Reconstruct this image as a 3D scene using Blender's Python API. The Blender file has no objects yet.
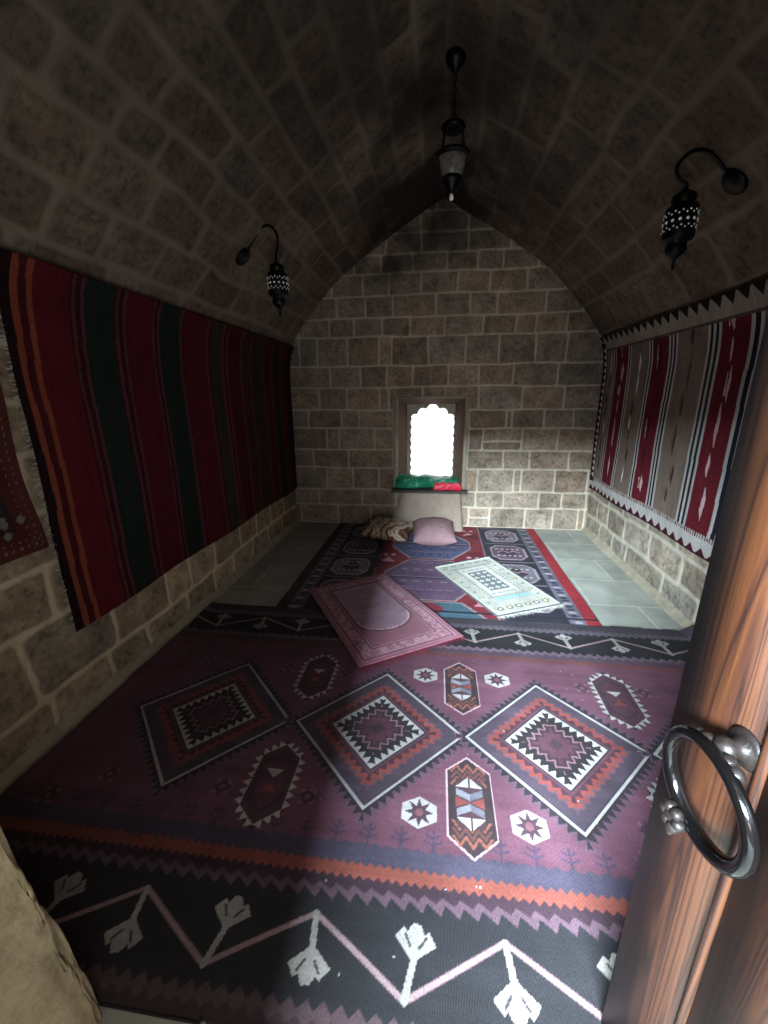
import bpy, bmesh, math, random
import numpy as np
from mathutils import Vector, Matrix

random.seed(7)
RNG = np.random.RandomState(11)
scn = bpy.context.scene
COL = scn.collection

# ------------------------------------------------------------------ helpers
def lin(c):
    c = np.array(c, float) / 255.0
    return np.where(c <= 0.04045, c / 12.92, ((c + 0.055) / 1.055) ** 2.4)

def L4(c):
    a = lin(c)
    return (float(a[0]), float(a[1]), float(a[2]), 1.0)

_tab = np.random.RandomState(3).rand(256, 256)
def vnoise(x, y, seed=0):
    x = np.asarray(x, float) + seed * 17.31
    y = np.asarray(y, float) + seed * 9.17
    xi = np.floor(x).astype(int); yi = np.floor(y).astype(int)
    fx = x - xi; fy = y - yi
    fx = fx * fx * (3 - 2 * fx); fy = fy * fy * (3 - 2 * fy)
    a = _tab[xi & 255, yi & 255]; b = _tab[(xi + 1) & 255, yi & 255]
    c = _tab[xi & 255, (yi + 1) & 255]; d = _tab[(xi + 1) & 255, (yi + 1) & 255]
    return (a * (1 - fx) + b * fx) * (1 - fy) + (c * (1 - fx) + d * fx) * fy

def fbm(x, y, seed=0, o=4):
    s = 0; amp = 0.5; f = 1.0
    for k in range(o):
        s = s + amp * vnoise(x * f, y * f, seed + k); amp *= 0.5; f *= 2.03
    return s / (1 - 0.5 ** o)

def sstep(a, b, x):
    t = np.clip((x - a) / (b - a), 0, 1)
    return t * t * (3 - 2 * t)

def tag(o, label=None, cat=None, group=None, kind=None):
    if label: o['label'] = label
    if cat: o['category'] = cat
    if group: o['group'] = group
    if kind: o['kind'] = kind
    return o

def empty(name, loc, parent=None):
    o = bpy.data.objects.new(name, None); COL.objects.link(o)
    o.location = loc; o.empty_display_size = 0.1
    if parent: o.parent = parent
    return o

def link(name, me, mat=None, parent=None, loc=None, smooth=True):
    o = bpy.data.objects.new(name, me); COL.objects.link(o)
    if mat: me.materials.append(mat)
    if parent is not None: o.parent = parent
    if loc is not None: o.location = loc
    if smooth: me.polygons.foreach_set('use_smooth', [True] * len(me.polygons))
    me.update()
    return o

def from_bm(name, bm, mat=None, parent=None, loc=None, smooth=True):
    bmesh.ops.recalc_face_normals(bm, faces=bm.faces[:])
    me = bpy.data.meshes.new(name); bm.to_mesh(me); bm.free()
    return link(name, me, mat, parent, loc, smooth)

def grid_mesh(name, X, Y, Z, keep=None):
    """mesh from 2-D arrays of coordinates (ny,nx)"""
    ny, nx = X.shape
    me = bpy.data.meshes.new(name)
    co = np.stack([X, Y, Z], -1).reshape(-1, 3)
    idx = np.arange(ny * nx).reshape(ny, nx)
    q = np.stack([idx[:-1, :-1], idx[:-1, 1:], idx[1:, 1:], idx[1:, :-1]], -1)
    q = q.reshape(-1, 4)
    if keep is not None: q = q[keep.reshape(-1)]
    n = len(q)
    me.vertices.add(len(co)); me.vertices.foreach_set('co', co.ravel().astype(np.float32))
    me.loops.add(n * 4); me.loops.foreach_set('vertex_index', q.ravel().astype(np.int32))
    me.polygons.add(n); me.polygons.foreach_set('loop_start', (np.arange(n) * 4).astype(np.int32))
    me.update(calc_edges=True); me.validate()
    return me

def set_col(me, arr, name='Col'):
    a = me.color_attributes.new(name, 'FLOAT_COLOR', 'POINT')
    c = np.ones((arr.reshape(-1, arr.shape[-1]).shape[0], 4), np.float32)
    c[:, :3] = arr.reshape(-1, arr.shape[-1])[:, :3]
    a.data.foreach_set('color', c.ravel())

def set_f(me, arr, name):
    a = me.attributes.new(name, 'FLOAT', 'POINT')
    a.data.foreach_set('value', arr.astype(np.float32).ravel())

def lathe_bm(prof, n=32, bm=None, off=(0, 0, 0)):
    bm = bm or bmesh.new()
    rings = []
    for r, z in prof:
        if r < 1e-5:
            rings.append([bm.verts.new((off[0], off[1], off[2] + z))])
        else:
            rings.append([bm.verts.new((off[0] + r * math.cos(2 * math.pi * i / n), off[1] + r * math.sin(2 * math.pi * i / n), off[2] + z)) for i in range(n)])
    for a, b in zip(rings[:-1], rings[1:]):
        if len(a) == 1 and len(b) == 1: continue
        for i in range(n):
            j = (i + 1) % n
            if len(a) == 1: bm.faces.new((a[0], b[j], b[i]))
            elif len(b) == 1: bm.faces.new((a[i], a[j], b[0]))
            else: bm.faces.new((a[i], a[j], b[j], b[i]))
    return bm

def catmull(pts, n=10, closed=False):
    P = [Vector(p) for p in pts]; out = []
    m = len(P)
    for i in range(m if closed else m - 1):
        if closed: p0, p1, p2, p3 = P[i - 1], P[i], P[(i + 1) % m], P[(i + 2) % m]
        else: p0, p1, p2, p3 = P[max(i - 1, 0)], P[i], P[i + 1], P[min(i + 2, m - 1)]
        for k in range(n):
            t = k / n
            out.append(0.5 * ((2 * p1) + (p2 - p0) * t + (2 * p0 - 5 * p1 + 4 * p2 - p3) * t * t + (3 * p1 - p0 - 3 * p2 + p3) * t ** 3))
    if not closed: out.append(P[-1].copy())
    return out

def tube_bm(path, rad, n=12, closed=False, bm=None):
    bm = bm or bmesh.new()
    path = [Vector(p) for p in path]; m = len(path); rings = []
    up = Vector((0.123, 0.456, 0.88)).normalized(); prev = None
    for i, p in enumerate(path):
        if closed: t = (path[(i + 1) % m] - path[i - 1])
        else: t = path[min(i + 1, m - 1)] - path[max(i - 1, 0)]
        t.normalize()
        if prev is None: a = t.cross(up).normalized()
        else: a = (prev - t * prev.dot(t)).normalized()
        prev = a; b = t.cross(a)
        r = rad(i / (m - 1)) if callable(rad) else rad
        rings.append([bm.verts.new(p + (a * math.cos(2 * math.pi * k / n) + b * math.sin(2 * math.pi * k / n)) * r) for k in range(n)])
    for i in range(m if closed else m - 1):
        A = rings[i]; B = rings[(i + 1) % m]
        sh = 0
        if closed and i == m - 1:
            sh = min(range(n), key=lambda s: (A[0].co - B[s].co).length)
        for k in range(n):
            bm.faces.new((A[k], A[(k + 1) % n], B[(k + 1 + sh) % n], B[(k + sh) % n]))
    if not closed:
        bm.faces.new(rings[0][::-1]); bm.faces.new(rings[-1])
    return bm

def box_bm(x0, x1, y0, y1, z0, z1, bev=0.0, bm=None, seg=2):
    bm = bm or bmesh.new()
    r = bmesh.ops.create_cube(bm, size=1.0)
    bmesh.ops.scale(bm, vec=(x1 - x0, y1 - y0, z1 - z0), verts=r['verts'])
    bmesh.ops.translate(bm, vec=((x0 + x1) / 2, (y0 + y1) / 2, (z0 + z1) / 2), verts=r['verts'])
    if bev:
        ed = list({e for v in r['verts'] for e in v.link_edges})
        bmesh.ops.bevel(bm, geom=ed, offset=bev, segments=seg, affect='EDGES')
    return bm

def sphere(bm, c, r, sx=1, sy=1, sz=1, sub=2):
    q = bmesh.ops.create_icosphere(bm, subdivisions=sub, radius=r)
    bmesh.ops.scale(bm, vec=(sx, sy, sz), verts=q['verts'])
    bmesh.ops.translate(bm, vec=c, verts=q['verts'])

# ------------------------------------------------------------------ materials
def new_mat(name):
    m = bpy.data.materials.new(name); m.use_nodes = True
    nt = m.node_tree; nt.nodes.clear()
    out = nt.nodes.new('ShaderNodeOutputMaterial'); b = nt.nodes.new('ShaderNodeBsdfPrincipled')
    nt.links.new(b.outputs[0], out.inputs[0])
    return m, nt, b

def N(nt, t, **kw):
    n = nt.nodes.new(t)
    for k, v in kw.items():
        if k in n.inputs.keys(): n.inputs[k].default_value = v
        else: setattr(n, k, v)
    return n

def mixc(nt, fac, a, b, mode='MIX'):
    n = nt.nodes.new('ShaderNodeMix'); n.data_type = 'RGBA'; n.blend_type = mode
    for i, v in ((0, fac), (6, a), (7, b)):
        if hasattr(v, 'is_linked') or hasattr(v, 'links'): nt.links.new(v, n.inputs[i])
        else: n.inputs[i].default_value = v
    return n.outputs[2]

def ramp(nt, src, stops):
    r = nt.nodes.new('ShaderNodeValToRGB')
    cr = r.color_ramp
    while len(cr.elements) > 1: cr.elements.remove(cr.elements[-1])
    cr.elements[0].position = stops[0][0]; cr.elements[0].color = stops[0][1]
    for p, c in stops[1:]:
        e = cr.elements.new(p); e.color = c
    nt.links.new(src, r.inputs[0])
    return r.outputs[0]

def noise(nt, scale, detail=4, rough=0.55, vec=None, dist=0.0):
    n = N(nt, 'ShaderNodeTexNoise'); n.inputs['Scale'].default_value = scale
    n.inputs['Detail'].default_value = detail; n.inputs['Roughness'].default_value = rough
    n.inputs['Distortion'].default_value = dist
    if vec is not None: nt.links.new(vec, n.inputs['Vector'])
    return n.outputs[0]

def objco(nt, scale=(1, 1, 1)):
    tc = N(nt, 'ShaderNodeTexCoord'); mp = N(nt, 'ShaderNodeMapping')
    mp.inputs['Scale'].default_value = scale
    nt.links.new(tc.outputs['Object'], mp.inputs[0])
    return mp.outputs[0]

def bump(nt, b, h, strength=0.3, dist=0.01):
    n = N(nt, 'ShaderNodeBump'); n.inputs['Strength'].default_value = strength; n.inputs['Distance'].default_value = dist
    nt.links.new(h, n.inputs['Height']); nt.links.new(n.outputs[0], b.inputs['Normal'])

G = lambda v: (v, v, v, 1.0)

def masonry_mat(name, stone=(146, 128, 112), mortar=(190, 174, 154), m0=0.004, m1=0.016, contrast=1.0):
    m, nt, b = new_mat(name)
    co = objco(nt)
    at = N(nt, 'ShaderNodeAttribute', attribute_name='sdf')
    tint = N(nt, 'ShaderNodeAttribute', attribute_name='tint')
    soot_tone = N(nt, 'ShaderNodeAttribute', attribute_name='soot_tone')
    n1 = noise(nt, 28, 5, 0.62, co); n2 = noise(nt, 7, 4, 0.6, co); n3 = noise(nt, 110, 3, 0.6, co)
    ma = N(nt, 'ShaderNodeMath', operation='MULTIPLY_ADD'); nt.links.new(n1, ma.inputs[0]); ma.inputs[1].default_value = 0.034; ma.inputs[2].default_value = -0.017
    ad = N(nt, 'ShaderNodeMath', operation='ADD'); nt.links.new(at.outputs['Fac'], ad.inputs[0]); nt.links.new(ma.outputs[0], ad.inputs[1])
    mr = N(nt, 'ShaderNodeMapRange', interpolation_type='SMOOTHSTEP'); nt.links.new(ad.outputs[0], mr.inputs[0])
    mr.inputs[1].default_value = m0; mr.inputs[2].default_value = m1; mr.inputs[3].default_value = 1; mr.inputs[4].default_value = 0
    sc = mixc(nt, 1.0, L4(stone), tint.outputs['Color'], 'MULTIPLY')
    sc = mixc(nt, 1.0, sc, ramp(nt, n2, [(0.3, G(0.62)), (0.5, G(0.95)), (0.72, G(1.28))]), 'MULTIPLY')
    sc = mixc(nt, 0.8, sc, ramp(nt, n1, [(0.32, G(0.55)), (0.48, G(1.0)), (0.7, G(1.2))]), 'MULTIPLY')
    mc = mixc(nt, 0.7, L4(mortar), ramp(nt, n2, [(0.3, G(0.75)), (0.7, G(1.15))]), 'MULTIPLY')
    c = mixc(nt, mr.outputs[0], sc, mc)
    toned_c = mixc(nt, soot_tone.outputs['Fac'], c, (0.02, 0.016, 0.014, 1))
    nt.links.new(toned_c, b.inputs['Base Color'])
    b.inputs['Roughness'].default_value = 0.92; b.inputs['Specular IOR Level'].default_value = 0.15
    h = N(nt, 'ShaderNodeMath', operation='MULTIPLY_ADD'); nt.links.new(n3, h.inputs[0]); h.inputs[1].default_value = 0.35; nt.links.new(n1, h.inputs[2])
    bump(nt, b, h.outputs[0], 0.55, 0.012)
    return m

def weave_mat(name, fac=0.35, rough=0.85, spec=0.2, wscale=260, sheen=0.0):
    m, nt, b = new_mat(name)
    co = objco(nt)
    at = N(nt, 'ShaderNodeAttribute', attribute_name='Col')
    n1 = noise(nt, 6, 5, 0.6, co); n2 = noise(nt, 150, 3, 0.7, co)
    c = mixc(nt, fac, at.outputs['Color'], ramp(nt, n1, [(0.3, G(0.55)), (0.5, G(1.0)), (0.7, G(1.45))]), 'MULTIPLY')
    c = mixc(nt, 0.6, c, ramp(nt, n2, [(0.3, G(0.6)), (0.5, G(1.0)), (0.72, G(1.35))]), 'MULTIPLY')
    nt.links.new(c, b.inputs['Base Color'])
    b.inputs['Roughness'].default_value = rough; b.inputs['Specular IOR Level'].default_value = spec
    w = N(nt, 'ShaderNodeTexWave', bands_direction='X'); w.inputs['Scale'].default_value = wscale * 0.3
    nt.links.new(co, w.inputs['Vector'])
    h = N(nt, 'ShaderNodeMath', operation='ADD'); nt.links.new(n2, h.inputs[0]); nt.links.new(w.outputs['Fac'], h.inputs[1])
    bump(nt, b, h.outputs[0], 0.35, 0.004)
    if sheen: b.inputs['Sheen Weight'].default_value = sheen
    return m

def flat_mat(name, rgb, rough=0.6, spec=0.4, metal=0.0, nscale=40, var=0.25, bstr=0.1, emit=0.0):
    m, nt, b = new_mat(name)
    co = objco(nt)
    n1 = noise(nt, nscale, 4, 0.6, co)
    c = mixc(nt, 1.0, L4(rgb), ramp(nt, n1, [(0.3, G(1 - var)), (0.7, G(1 + var))]), 'MULTIPLY')
    nt.links.new(c, b.inputs['Base Color'])
    b.inputs['Roughness'].default_value = rough; b.inputs['Specular IOR Level'].default_value = spec
    b.inputs['Metallic'].default_value = metal
    if bstr: bump(nt, b, n1, bstr, 0.005)
    if emit:
        b.inputs['Emission Color'].default_value = L4(rgb); b.inputs['Emission Strength'].default_value = emit
    return m

def wood_mat(name):
    m, nt, b = new_mat(name)
    co = objco(nt, (1, 1, 1))
    mp = N(nt, 'ShaderNodeMapping'); mp.inputs['Scale'].default_value = (7.0, 10.0, 0.36); nt.links.new(co, mp.inputs[0])
    n0 = noise(nt, 1.6, 3, 0.5, mp.outputs[0], 0.6)
    rings = N(nt, 'ShaderNodeMath', operation='MULTIPLY'); nt.links.new(n0, rings.inputs[0]); rings.inputs[1].default_value = 30.0
    fr = N(nt, 'ShaderNodeMath', operation='PINGPONG'); nt.links.new(rings.outputs[0], fr.inputs[0]); fr.inputs[1].default_value = 1.0
    mp2 = N(nt, 'ShaderNodeMapping'); mp2.inputs['Scale'].default_value = (90, 160, 4); nt.links.new(co, mp2.inputs[0])
    fib = noise(nt, 1.5, 4, 0.7, mp2.outputs[0])
    c = ramp(nt, fr.outputs[0], [(0.0, L4((28, 12, 7))), (0.3, L4((48, 23, 12))), (1.0, L4((64, 34, 16)))])
    c = mixc(nt, 0.7, c, ramp(nt, fib, [(0.3, G(0.6)), (0.55, G(1.0)), (0.75, G(1.25))]), 'MULTIPLY')
    nt.links.new(c, b.inputs['Base Color'])
    b.inputs['Roughness'].default_value = 0.5; b.inputs['Specular IOR Level'].default_value = 0.3
    b.inputs['Coat Weight'].default_value = 0.06; b.inputs['Coat Roughness'].default_value = 0.3
    bump(nt, b, fib, 0.2, 0.003)
    return m

M_wall = masonry_mat('ashlar_wall_stone')
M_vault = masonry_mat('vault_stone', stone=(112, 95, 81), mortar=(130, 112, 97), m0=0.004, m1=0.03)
M_wall_r = masonry_mat('right_wall_stone', stone=(160, 146, 130), mortar=(198, 186, 168), m0=0.004, m1=0.03)  # paler stone and wider mortar, used on the right wall
M_weave = weave_mat('kilim_weave', 0.4, 0.72, 0.35)
M_hang = weave_mat('wall_hanging_weave', 0.3, 0.95, 0.08)
M_pile = weave_mat('prayer_rug_pile', 0.35, 0.95, 0.1, sheen=0.15)
M_wood = wood_mat('varnished_pine')
M_iron = flat_mat('dark_iron', (22, 19, 18), 0.45, 0.5, 0.6, 60, 0.3, 0.2)
M_ring = flat_mat('polished_black_iron', (6, 5, 5), 0.12, 0.3, 0.0, 30, 0.2, 0.06)
M_boss = flat_mat('worn_brown_iron', (24, 18, 16), 0.42, 0.3, 0.0, 70, 0.4, 0.4)
M_white = flat_mat('white_bead', (225, 222, 215), 0.5, 0.4, 0, 30, 0.05, 0.0, emit=0.12)
M_plaster = flat_mat('beige_plaster', (148, 130, 116), 0.93, 0.15, 0, 12, 0.14, 0.25)
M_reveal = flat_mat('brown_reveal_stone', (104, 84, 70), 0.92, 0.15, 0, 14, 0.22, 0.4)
M_lightplaster = flat_mat('pale_plaster', (178, 166, 150), 0.92, 0.15, 0, 18, 0.14, 0.3)
M_sill = flat_mat('dark_sill_board', (70, 58, 52), 0.7, 0.3, 0, 25, 0.25, 0.2)
M_fringe = flat_mat('cream_fringe', (196, 190, 178), 0.95, 0.1, 0, 60, 0.15, 0.0)
M_redfringe = flat_mat('maroon_fringe', (120, 46, 58), 0.95, 0.1, 0, 60, 0.2, 0.0)

# ------------------------------------------------------------------ room dimensions
HW = 1.70            # half width of the room
YB = 4.69            # back wall
YF = 0.545            # inner face of the front wall
prof_half = [(1.70, 0), (1.70, 0.5), (1.70, 1.0), (1.70, 1.5), (1.695, 1.78), (1.66, 1.97), (1.57, 2.13), (1.45, 2.28), (1.25, 2.50), (1.01, 2.72), (0.56, 3.02), (0.22, 3.22), (0.07, 3.31), (0.0, 3.33)]
def smooth_profile():
    pts = [Vector((-x, z, 0)) for x, z in prof_half]
    pts = pts + [Vector((x, z, 0)) for x, z in prof_half[::-1][1:]]
    c = catmull(pts, 16)
    return np.array([[p.x, p.y] for p in c])
PR = smooth_profile()
PS = np.r_[0, np.cumsum(np.linalg.norm(np.diff(PR, axis=0), axis=1))]
STOT = PS[-1]
def prof_at(s):
    return np.interp(s, PS, PR[:, 0]), np.interp(s, PS, PR[:, 1])
def prof_n(s):
    x0, z0 = prof_at(s - 0.02); x1, z1 = prof_at(s + 0.02)
    dx, dz = x1 - x0, z1 - z0; l = np.hypot(dx, dz)
    return dz / l, -dx / l           # points into the room

def blocks_from(courses, s0, s1, seed, wmin=0.28, wmax=0.5):
    """courses: list of (t0,t1,joints or None); returns rectangles"""
    r = random.Random(seed); out = []
    for t0, t1, js in courses:
        js = list(js) if js else []
        full = [s0] + sorted(j for j in js if s0 < j < s1) + [s1]
        res = []
        for a, b in zip(full[:-1], full[1:]):
            res.append(a); w = b - a
            # fill stretches nobody measured with random stones
            if w > 0.62 and not (js and w < 0.95 and len(js) > 3):
                n = max(1, int(round(w / r.uniform(wmin, wmax))))
                cuts = [a + w * (k + r.uniform(-0.2, 0.2)) / n for k in range(1, n)]
                res += cuts
        res.append(s1)
        for a, b in zip(res[:-1], res[1:]):
            out.append((a, b, t0, t1))
    return out

def masonry_fields(S, T, rects, rad=0.03, warp=0.02, seed=0):
    Sw = S + warp * (fbm(S * 3.1, T * 3.1, seed + 1, 3) - 0.5) * 2
    Tw = T + warp * (fbm(S * 2.3, T * 3.7, seed + 5, 3) - 0.5) * 2
    sdf = np.full(S.shape, -0.02); tint = np.ones(S.shape + (3,)) * 0.9
    r = random.Random(seed)
    for a, b, t0, t1 in rects:
        mk = (Sw >= a) & (Sw < b) & (Tw >= t0) & (Tw < t1)
        v = r.uniform(0.74, 1.16); w = r.uniform(-0.05, 0.06)
        tn = np.array([v * (1 + w), v, v * (1 - w)])
        if not mk.any(): continue
        rr = min(rad * r.uniform(0.5, 1.4), (b - a) * 0.45, (t1 - t0) * 0.45)
        cx, cy = (a + b) / 2, (t0 + t1) / 2; hx, hy = (b - a) / 2 - rr, (t1 - t0) / 2 - rr
        qx = np.abs(Sw[mk] - cx) - hx; qy = np.abs(Tw[mk] - cy) - hy
        d = np.hypot(np.maximum(qx, 0), np.maximum(qy, 0)) + np.minimum(np.maximum(qx, qy), 0) - rr
        sdf[mk] = -d; tint[mk] = tn
    return sdf, tint

STEP = 0.0125
# ---- side walls and vault --------------------------------------------------
sL = [0, .205, .55, .78, 1.02, 1.26, 1.5, 1.72, 1.93, 2.14, 2.36, 2.58, 2.77, 2.97, 3.17, 3.37, 3.57, 3.77, 3.97, STOT / 2]
jL = {0: [1.32, 1.68, 1.97, 2.37, 2.74, 3.04, 3.43, 3.8, 4.2], 1: [1.28, 1.76, 2.2, 2.46, 2.78, 3.2, 3.55, 3.9, 4.3], 2: [1.45, 1.9, 2.3, 2.7],
      9: [1.2, 1.66, 1.93, 2.3, 2.7], 10: [1.39, 1.72, 2.09, 2.5], 11: [1.48, 1.75, 1.99, 2.4], 12: [1.59, 1.86, 2.3]}
sR = [0, .2, .42, .63, .85, 1.07, 1.3, 1.52, 1.75, 1.92, 2.09, 2.42, 2.63, 2.92, 3.14, 3.42, 3.66, 3.9, STOT / 2]
jR = {0: [2.2, 2.62, 3.04, 3.66, 3.95, 4.27], 1: [2.4, 2.85, 3.3, 3.75, 4.12, 4.4], 10: [2.3, 2.75, 3.15, 3.6]}
cL = [(a, b, jL.get(i)) for i, (a, b) in enumerate(zip(sL[:-1], sL[1:]))]
cR = [(STOT - b, STOT - a, jR.get(i)) for i, (a, b) in enumerate(zip(sR[:-1], sR[1:]))]
rectsV = blocks_from(cL, YF - 0.2, YB + 0.2, 5, .34, .62) + blocks_from(cR, YF - 0.2, YB + 0.2, 9, .36, .66)

def shell(name, sa, sb, mat, step=STEP, ya=YF - 0.02, yb=YB + 0.03, amp=0.006):
    ns = int((sb - sa) / step) + 2; nyy = int((yb - ya) / step) + 2
    s = np.linspace(sa, sb, ns); y = np.linspace(ya, yb, nyy)
    Sg, Yg = np.meshgrid(s, y, indexing='ij')
    sdf, tint = masonry_fields(Yg, Sg, rectsV, 0.04, 0.036, 21)
    x, z = prof_at(s); nx_, nz_ = prof_n(np.clip(s, 0.021, STOT - 0.021))
    h = amp * sstep(0.0, 0.03, sdf) + 0.016 * (fbm(Yg * 4, Sg * 4, 31, 4) - 0.5) + 0.006 * (fbm(Yg * 22, Sg * 22, 37, 3) - 0.5)
    h -= amp
    X = x[:, None] + nx_[:, None] * h; Z = z[:, None] + nz_[:, None] * h
    Z = np.maximum(Z, 0.0)
    me = grid_mesh(name, X, Yg, Z)
    set_f(me, sdf, 'sdf'); set_col(me, tint, 'tint')
    # smoke staining near the back wall; a broad term darkens the whole crown
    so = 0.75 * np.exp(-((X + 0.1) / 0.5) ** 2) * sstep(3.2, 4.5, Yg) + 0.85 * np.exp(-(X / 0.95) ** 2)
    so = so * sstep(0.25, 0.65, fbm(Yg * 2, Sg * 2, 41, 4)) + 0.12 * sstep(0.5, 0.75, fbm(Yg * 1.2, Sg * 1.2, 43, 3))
    set_f(me, np.clip(so, 0, 0.9), 'soot_tone')
    return tag(link(name, me, mat), kind='structure')

SW = 1.93
M_wall_l = masonry_mat('left_wall_stone', stone=(164, 142, 118), mortar=(212, 190, 160), m0=0.004, m1=0.022)
shell('wall_left', 0, SW, M_wall_l)
shell('wall_right', STOT - SW, STOT, M_wall_r)
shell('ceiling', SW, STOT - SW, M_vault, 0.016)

# ---- back wall ---------------------------------------------------------------
tz = [0, .24, .43, .69, .90, 1.145, 1.345, 1.59, 1.815, 2.11, 2.298, 2.506, 2.71, 2.88, 3.06, 3.24, 3.42]
jb = {8 - 0: [-1.543, -1.342, -1.0, -0.66, -0.52, -.121, .274, .62, .985, 1.291],
      7: [-1.2, -.866, -.57, -.284, .098, .42, .78, 1.234],
      6: [-1.335, -1.017, -.65, -.545, .43, .895, 1.32],
      5: [-1.475, -1.093, -.888, -.5, .34, .739, .80, 1.132, 1.432],
      4: [-1.276, -1.136, -.711, -.5, .34, .496, .922, 1.295],
      3: [-1.454, -1.028, -.5, .34, .738, 1.019, 1.438],
      2: [-1.298, -.976, -.671, .463, .867, .947, 1.306, 1.659],
      1: [-1.408, -.876, -.463, .453, .77, 1.161, 1.409, 1.677],
      0: [-1.645, -1.173, -.772, .38, .62, 1.019, 1.33, 1.602, 1.669],
      9: [-1.55, -1.192, -.927, -.621, -.321, .05, .44, .775, .971, 1.265],
      10: [-1.1, -.798, -.498, -.052, .3, .564, 1.044, 1.403],
      11: [-1.15, -.815, -.541, -.206, .16, .479, .854, 1.222],
      12: [-.9, -.62, -.3, .05, .345, .599, .95]}
cB = [(a, b, jb.get(i)) for i, (a, b) in enumerate(zip(tz[:-1], tz[1:]))]
rB = blocks_from(cB, -1.9, 1.9, 3)
# two small stones stacked where the photo shows them
rB2 = []
for a, b, t0, t1 in rB:
    if abs(a - .496) < .01 and abs(t0 - .90) < .01: rB2 += [(a, b, t0, 1.0), (a, b, 1.0, t1)]
    elif abs(a - .38) < .01 and t0 == 0: rB2 += [(a, b, 0, .12), (a, b, .12, t1)]
    else: rB2.append((a, b, t0, t1))
OX0, OX1, OZ0, OZ1 = -0.5, 0.3375, 0.4375, 1.4875      # opening in the wall
nx = int(round(3.5 / STEP)) + 1; nz = int(round(3.425 / STEP)) + 1
xs = -1.75 + np.arange(nx) * STEP; zs = np.arange(nz) * STEP
Zg, Xg = np.meshgrid(zs, xs, indexing='ij')
sdf, tint = masonry_fields(Xg, Zg, rB2, 0.022, 0.014, 55)
h = 0.007 * sstep(0, 0.022, sdf) + 0.012 * (fbm(Xg * 4, Zg * 4, 61, 4) - 0.5) + 0.006 * (fbm(Xg * 22, Zg * 22, 67, 3) - 0.5)
xc = 0.5 * (Xg[:-1, :-1] + Xg[1:, 1:]); zc = 0.5 * (Zg[:-1, :-1] + Zg[1:, 1:])
keep = ~((xc > OX0) & (xc < OX1) & (zc > OZ0) & (zc < OZ1))
archx = np.interp(np.clip(zc, 0, 3.3), [z for x, z in prof_half], [x for x, z in prof_half])
keep &= (np.abs(xc) < archx + 0.05) & (zc < 3.36)
me = grid_mesh('wall_back', Xg, YB - h, Zg, keep)
set_f(me, sdf, 'sdf'); set_col(me, tint, 'tint')
so = 0.85 * np.exp(-((Xg + 0.35) / 0.75) ** 2) * sstep(2.55, 3.1, Zg) + 0.5 * np.exp(-((Xg + 0.55) / 0.35) ** 2 - ((Zg - 2.75) / 0.25) ** 2)
so = so * sstep(0.2, 0.6, fbm(Xg * 3, Zg * 3, 71, 4)) + 0.15 * sstep(0.5, 0.75, fbm(Xg * 2.2, Zg * 2.2, 73, 3))
set_f(me, np.clip(so, 0, 0.9), 'soot_tone')
tag(link('wall_back', me, M_wall), kind='structure')

# ---- front wall: two piers and a lintel around the doorway --------------------
def pier(bm, path, z1, lean, seed, thick_top=None):
    zz = np.linspace(0, z1, 130)
    P = catmull([Vector((x, y, 0)) for x, y in path], 14)
    rows = []
    for z in zz:
        row = []
        for i, p in enumerate(P):
            n = 0.03 * (float(fbm(np.array(i * 0.11), np.array(z * 5.0), seed, 4)) - 0.5)
            e = 0.04 * (float(fbm(np.array(i * 0.45), np.array(z * 16.0), seed + 4, 3)) - 0.5)
            row.append(bm.verts.new((p.x + lean * min(z, 1.4) + n + e, p.y + n - e, z)))
        rows.append(row)
    for a, b in zip(rows[:-1], rows[1:]):
        for i in range(len(a) - 1): bm.faces.new((a[i], a[i + 1], b[i + 1], b[i]))
bmf = bmesh.new()
pier(bmf, [(-1.76, .55), (-1.3, .55), (-.95, .55), (-.83, .55), (-.797, .54), (-.79, .50), (-.79, .2), (-.79, -.1), (-.79, -.42)], 3.4, -0.19, 81)
pier(bmf, [(.72, -.42), (.72, 0), (.72, .49), (.735, .54), (.80, .55), (1.2, .55), (1.76, .55)], 3.4, 0.0, 91)
box_bm(-1.2, .8, -.42, .54, 2.06, 3.45, 0.02, bmf)
box_bm(-1.76, -.9, -.44, -.42, 0, 3.4, 0, bmf); box_bm(-1.4, -.812, -.42, -.2, 0, 2.3, 0, bmf); box_bm(.7, 1.76, -.44, -.42, 0, 3.4, 0, bmf)  # middle box added out of view to block light beside the closed leaf
mj, ntj, bj = new_mat('jamb_limewash')
co = objco(ntj); n1 = noise(ntj, 5, 5, 0.6, co); n2 = noise(ntj, 45, 4, 0.6, co)
cj = mixc(ntj, 1.0, L4((172, 152, 122)), ramp(ntj, n1, [(0.3, G(0.72)), (0.7, G(1.18))]), 'MULTIPLY')
cj = mixc(ntj, 0.6, cj, ramp(ntj, n2, [(0.3, G(0.62)), (0.5, G(1.0)), (0.75, G(1.15))]), 'MULTIPLY')
ntj.links.new(cj, bj.inputs['Base Color']); bj.inputs['Roughness'].default_value = 0.95; bj.inputs['Specular IOR Level'].default_value = 0.1
bump(ntj, bj, n2, 0.6, 0.01)
tag(from_bm('wall_front', bmf, mj), kind='structure')

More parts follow.
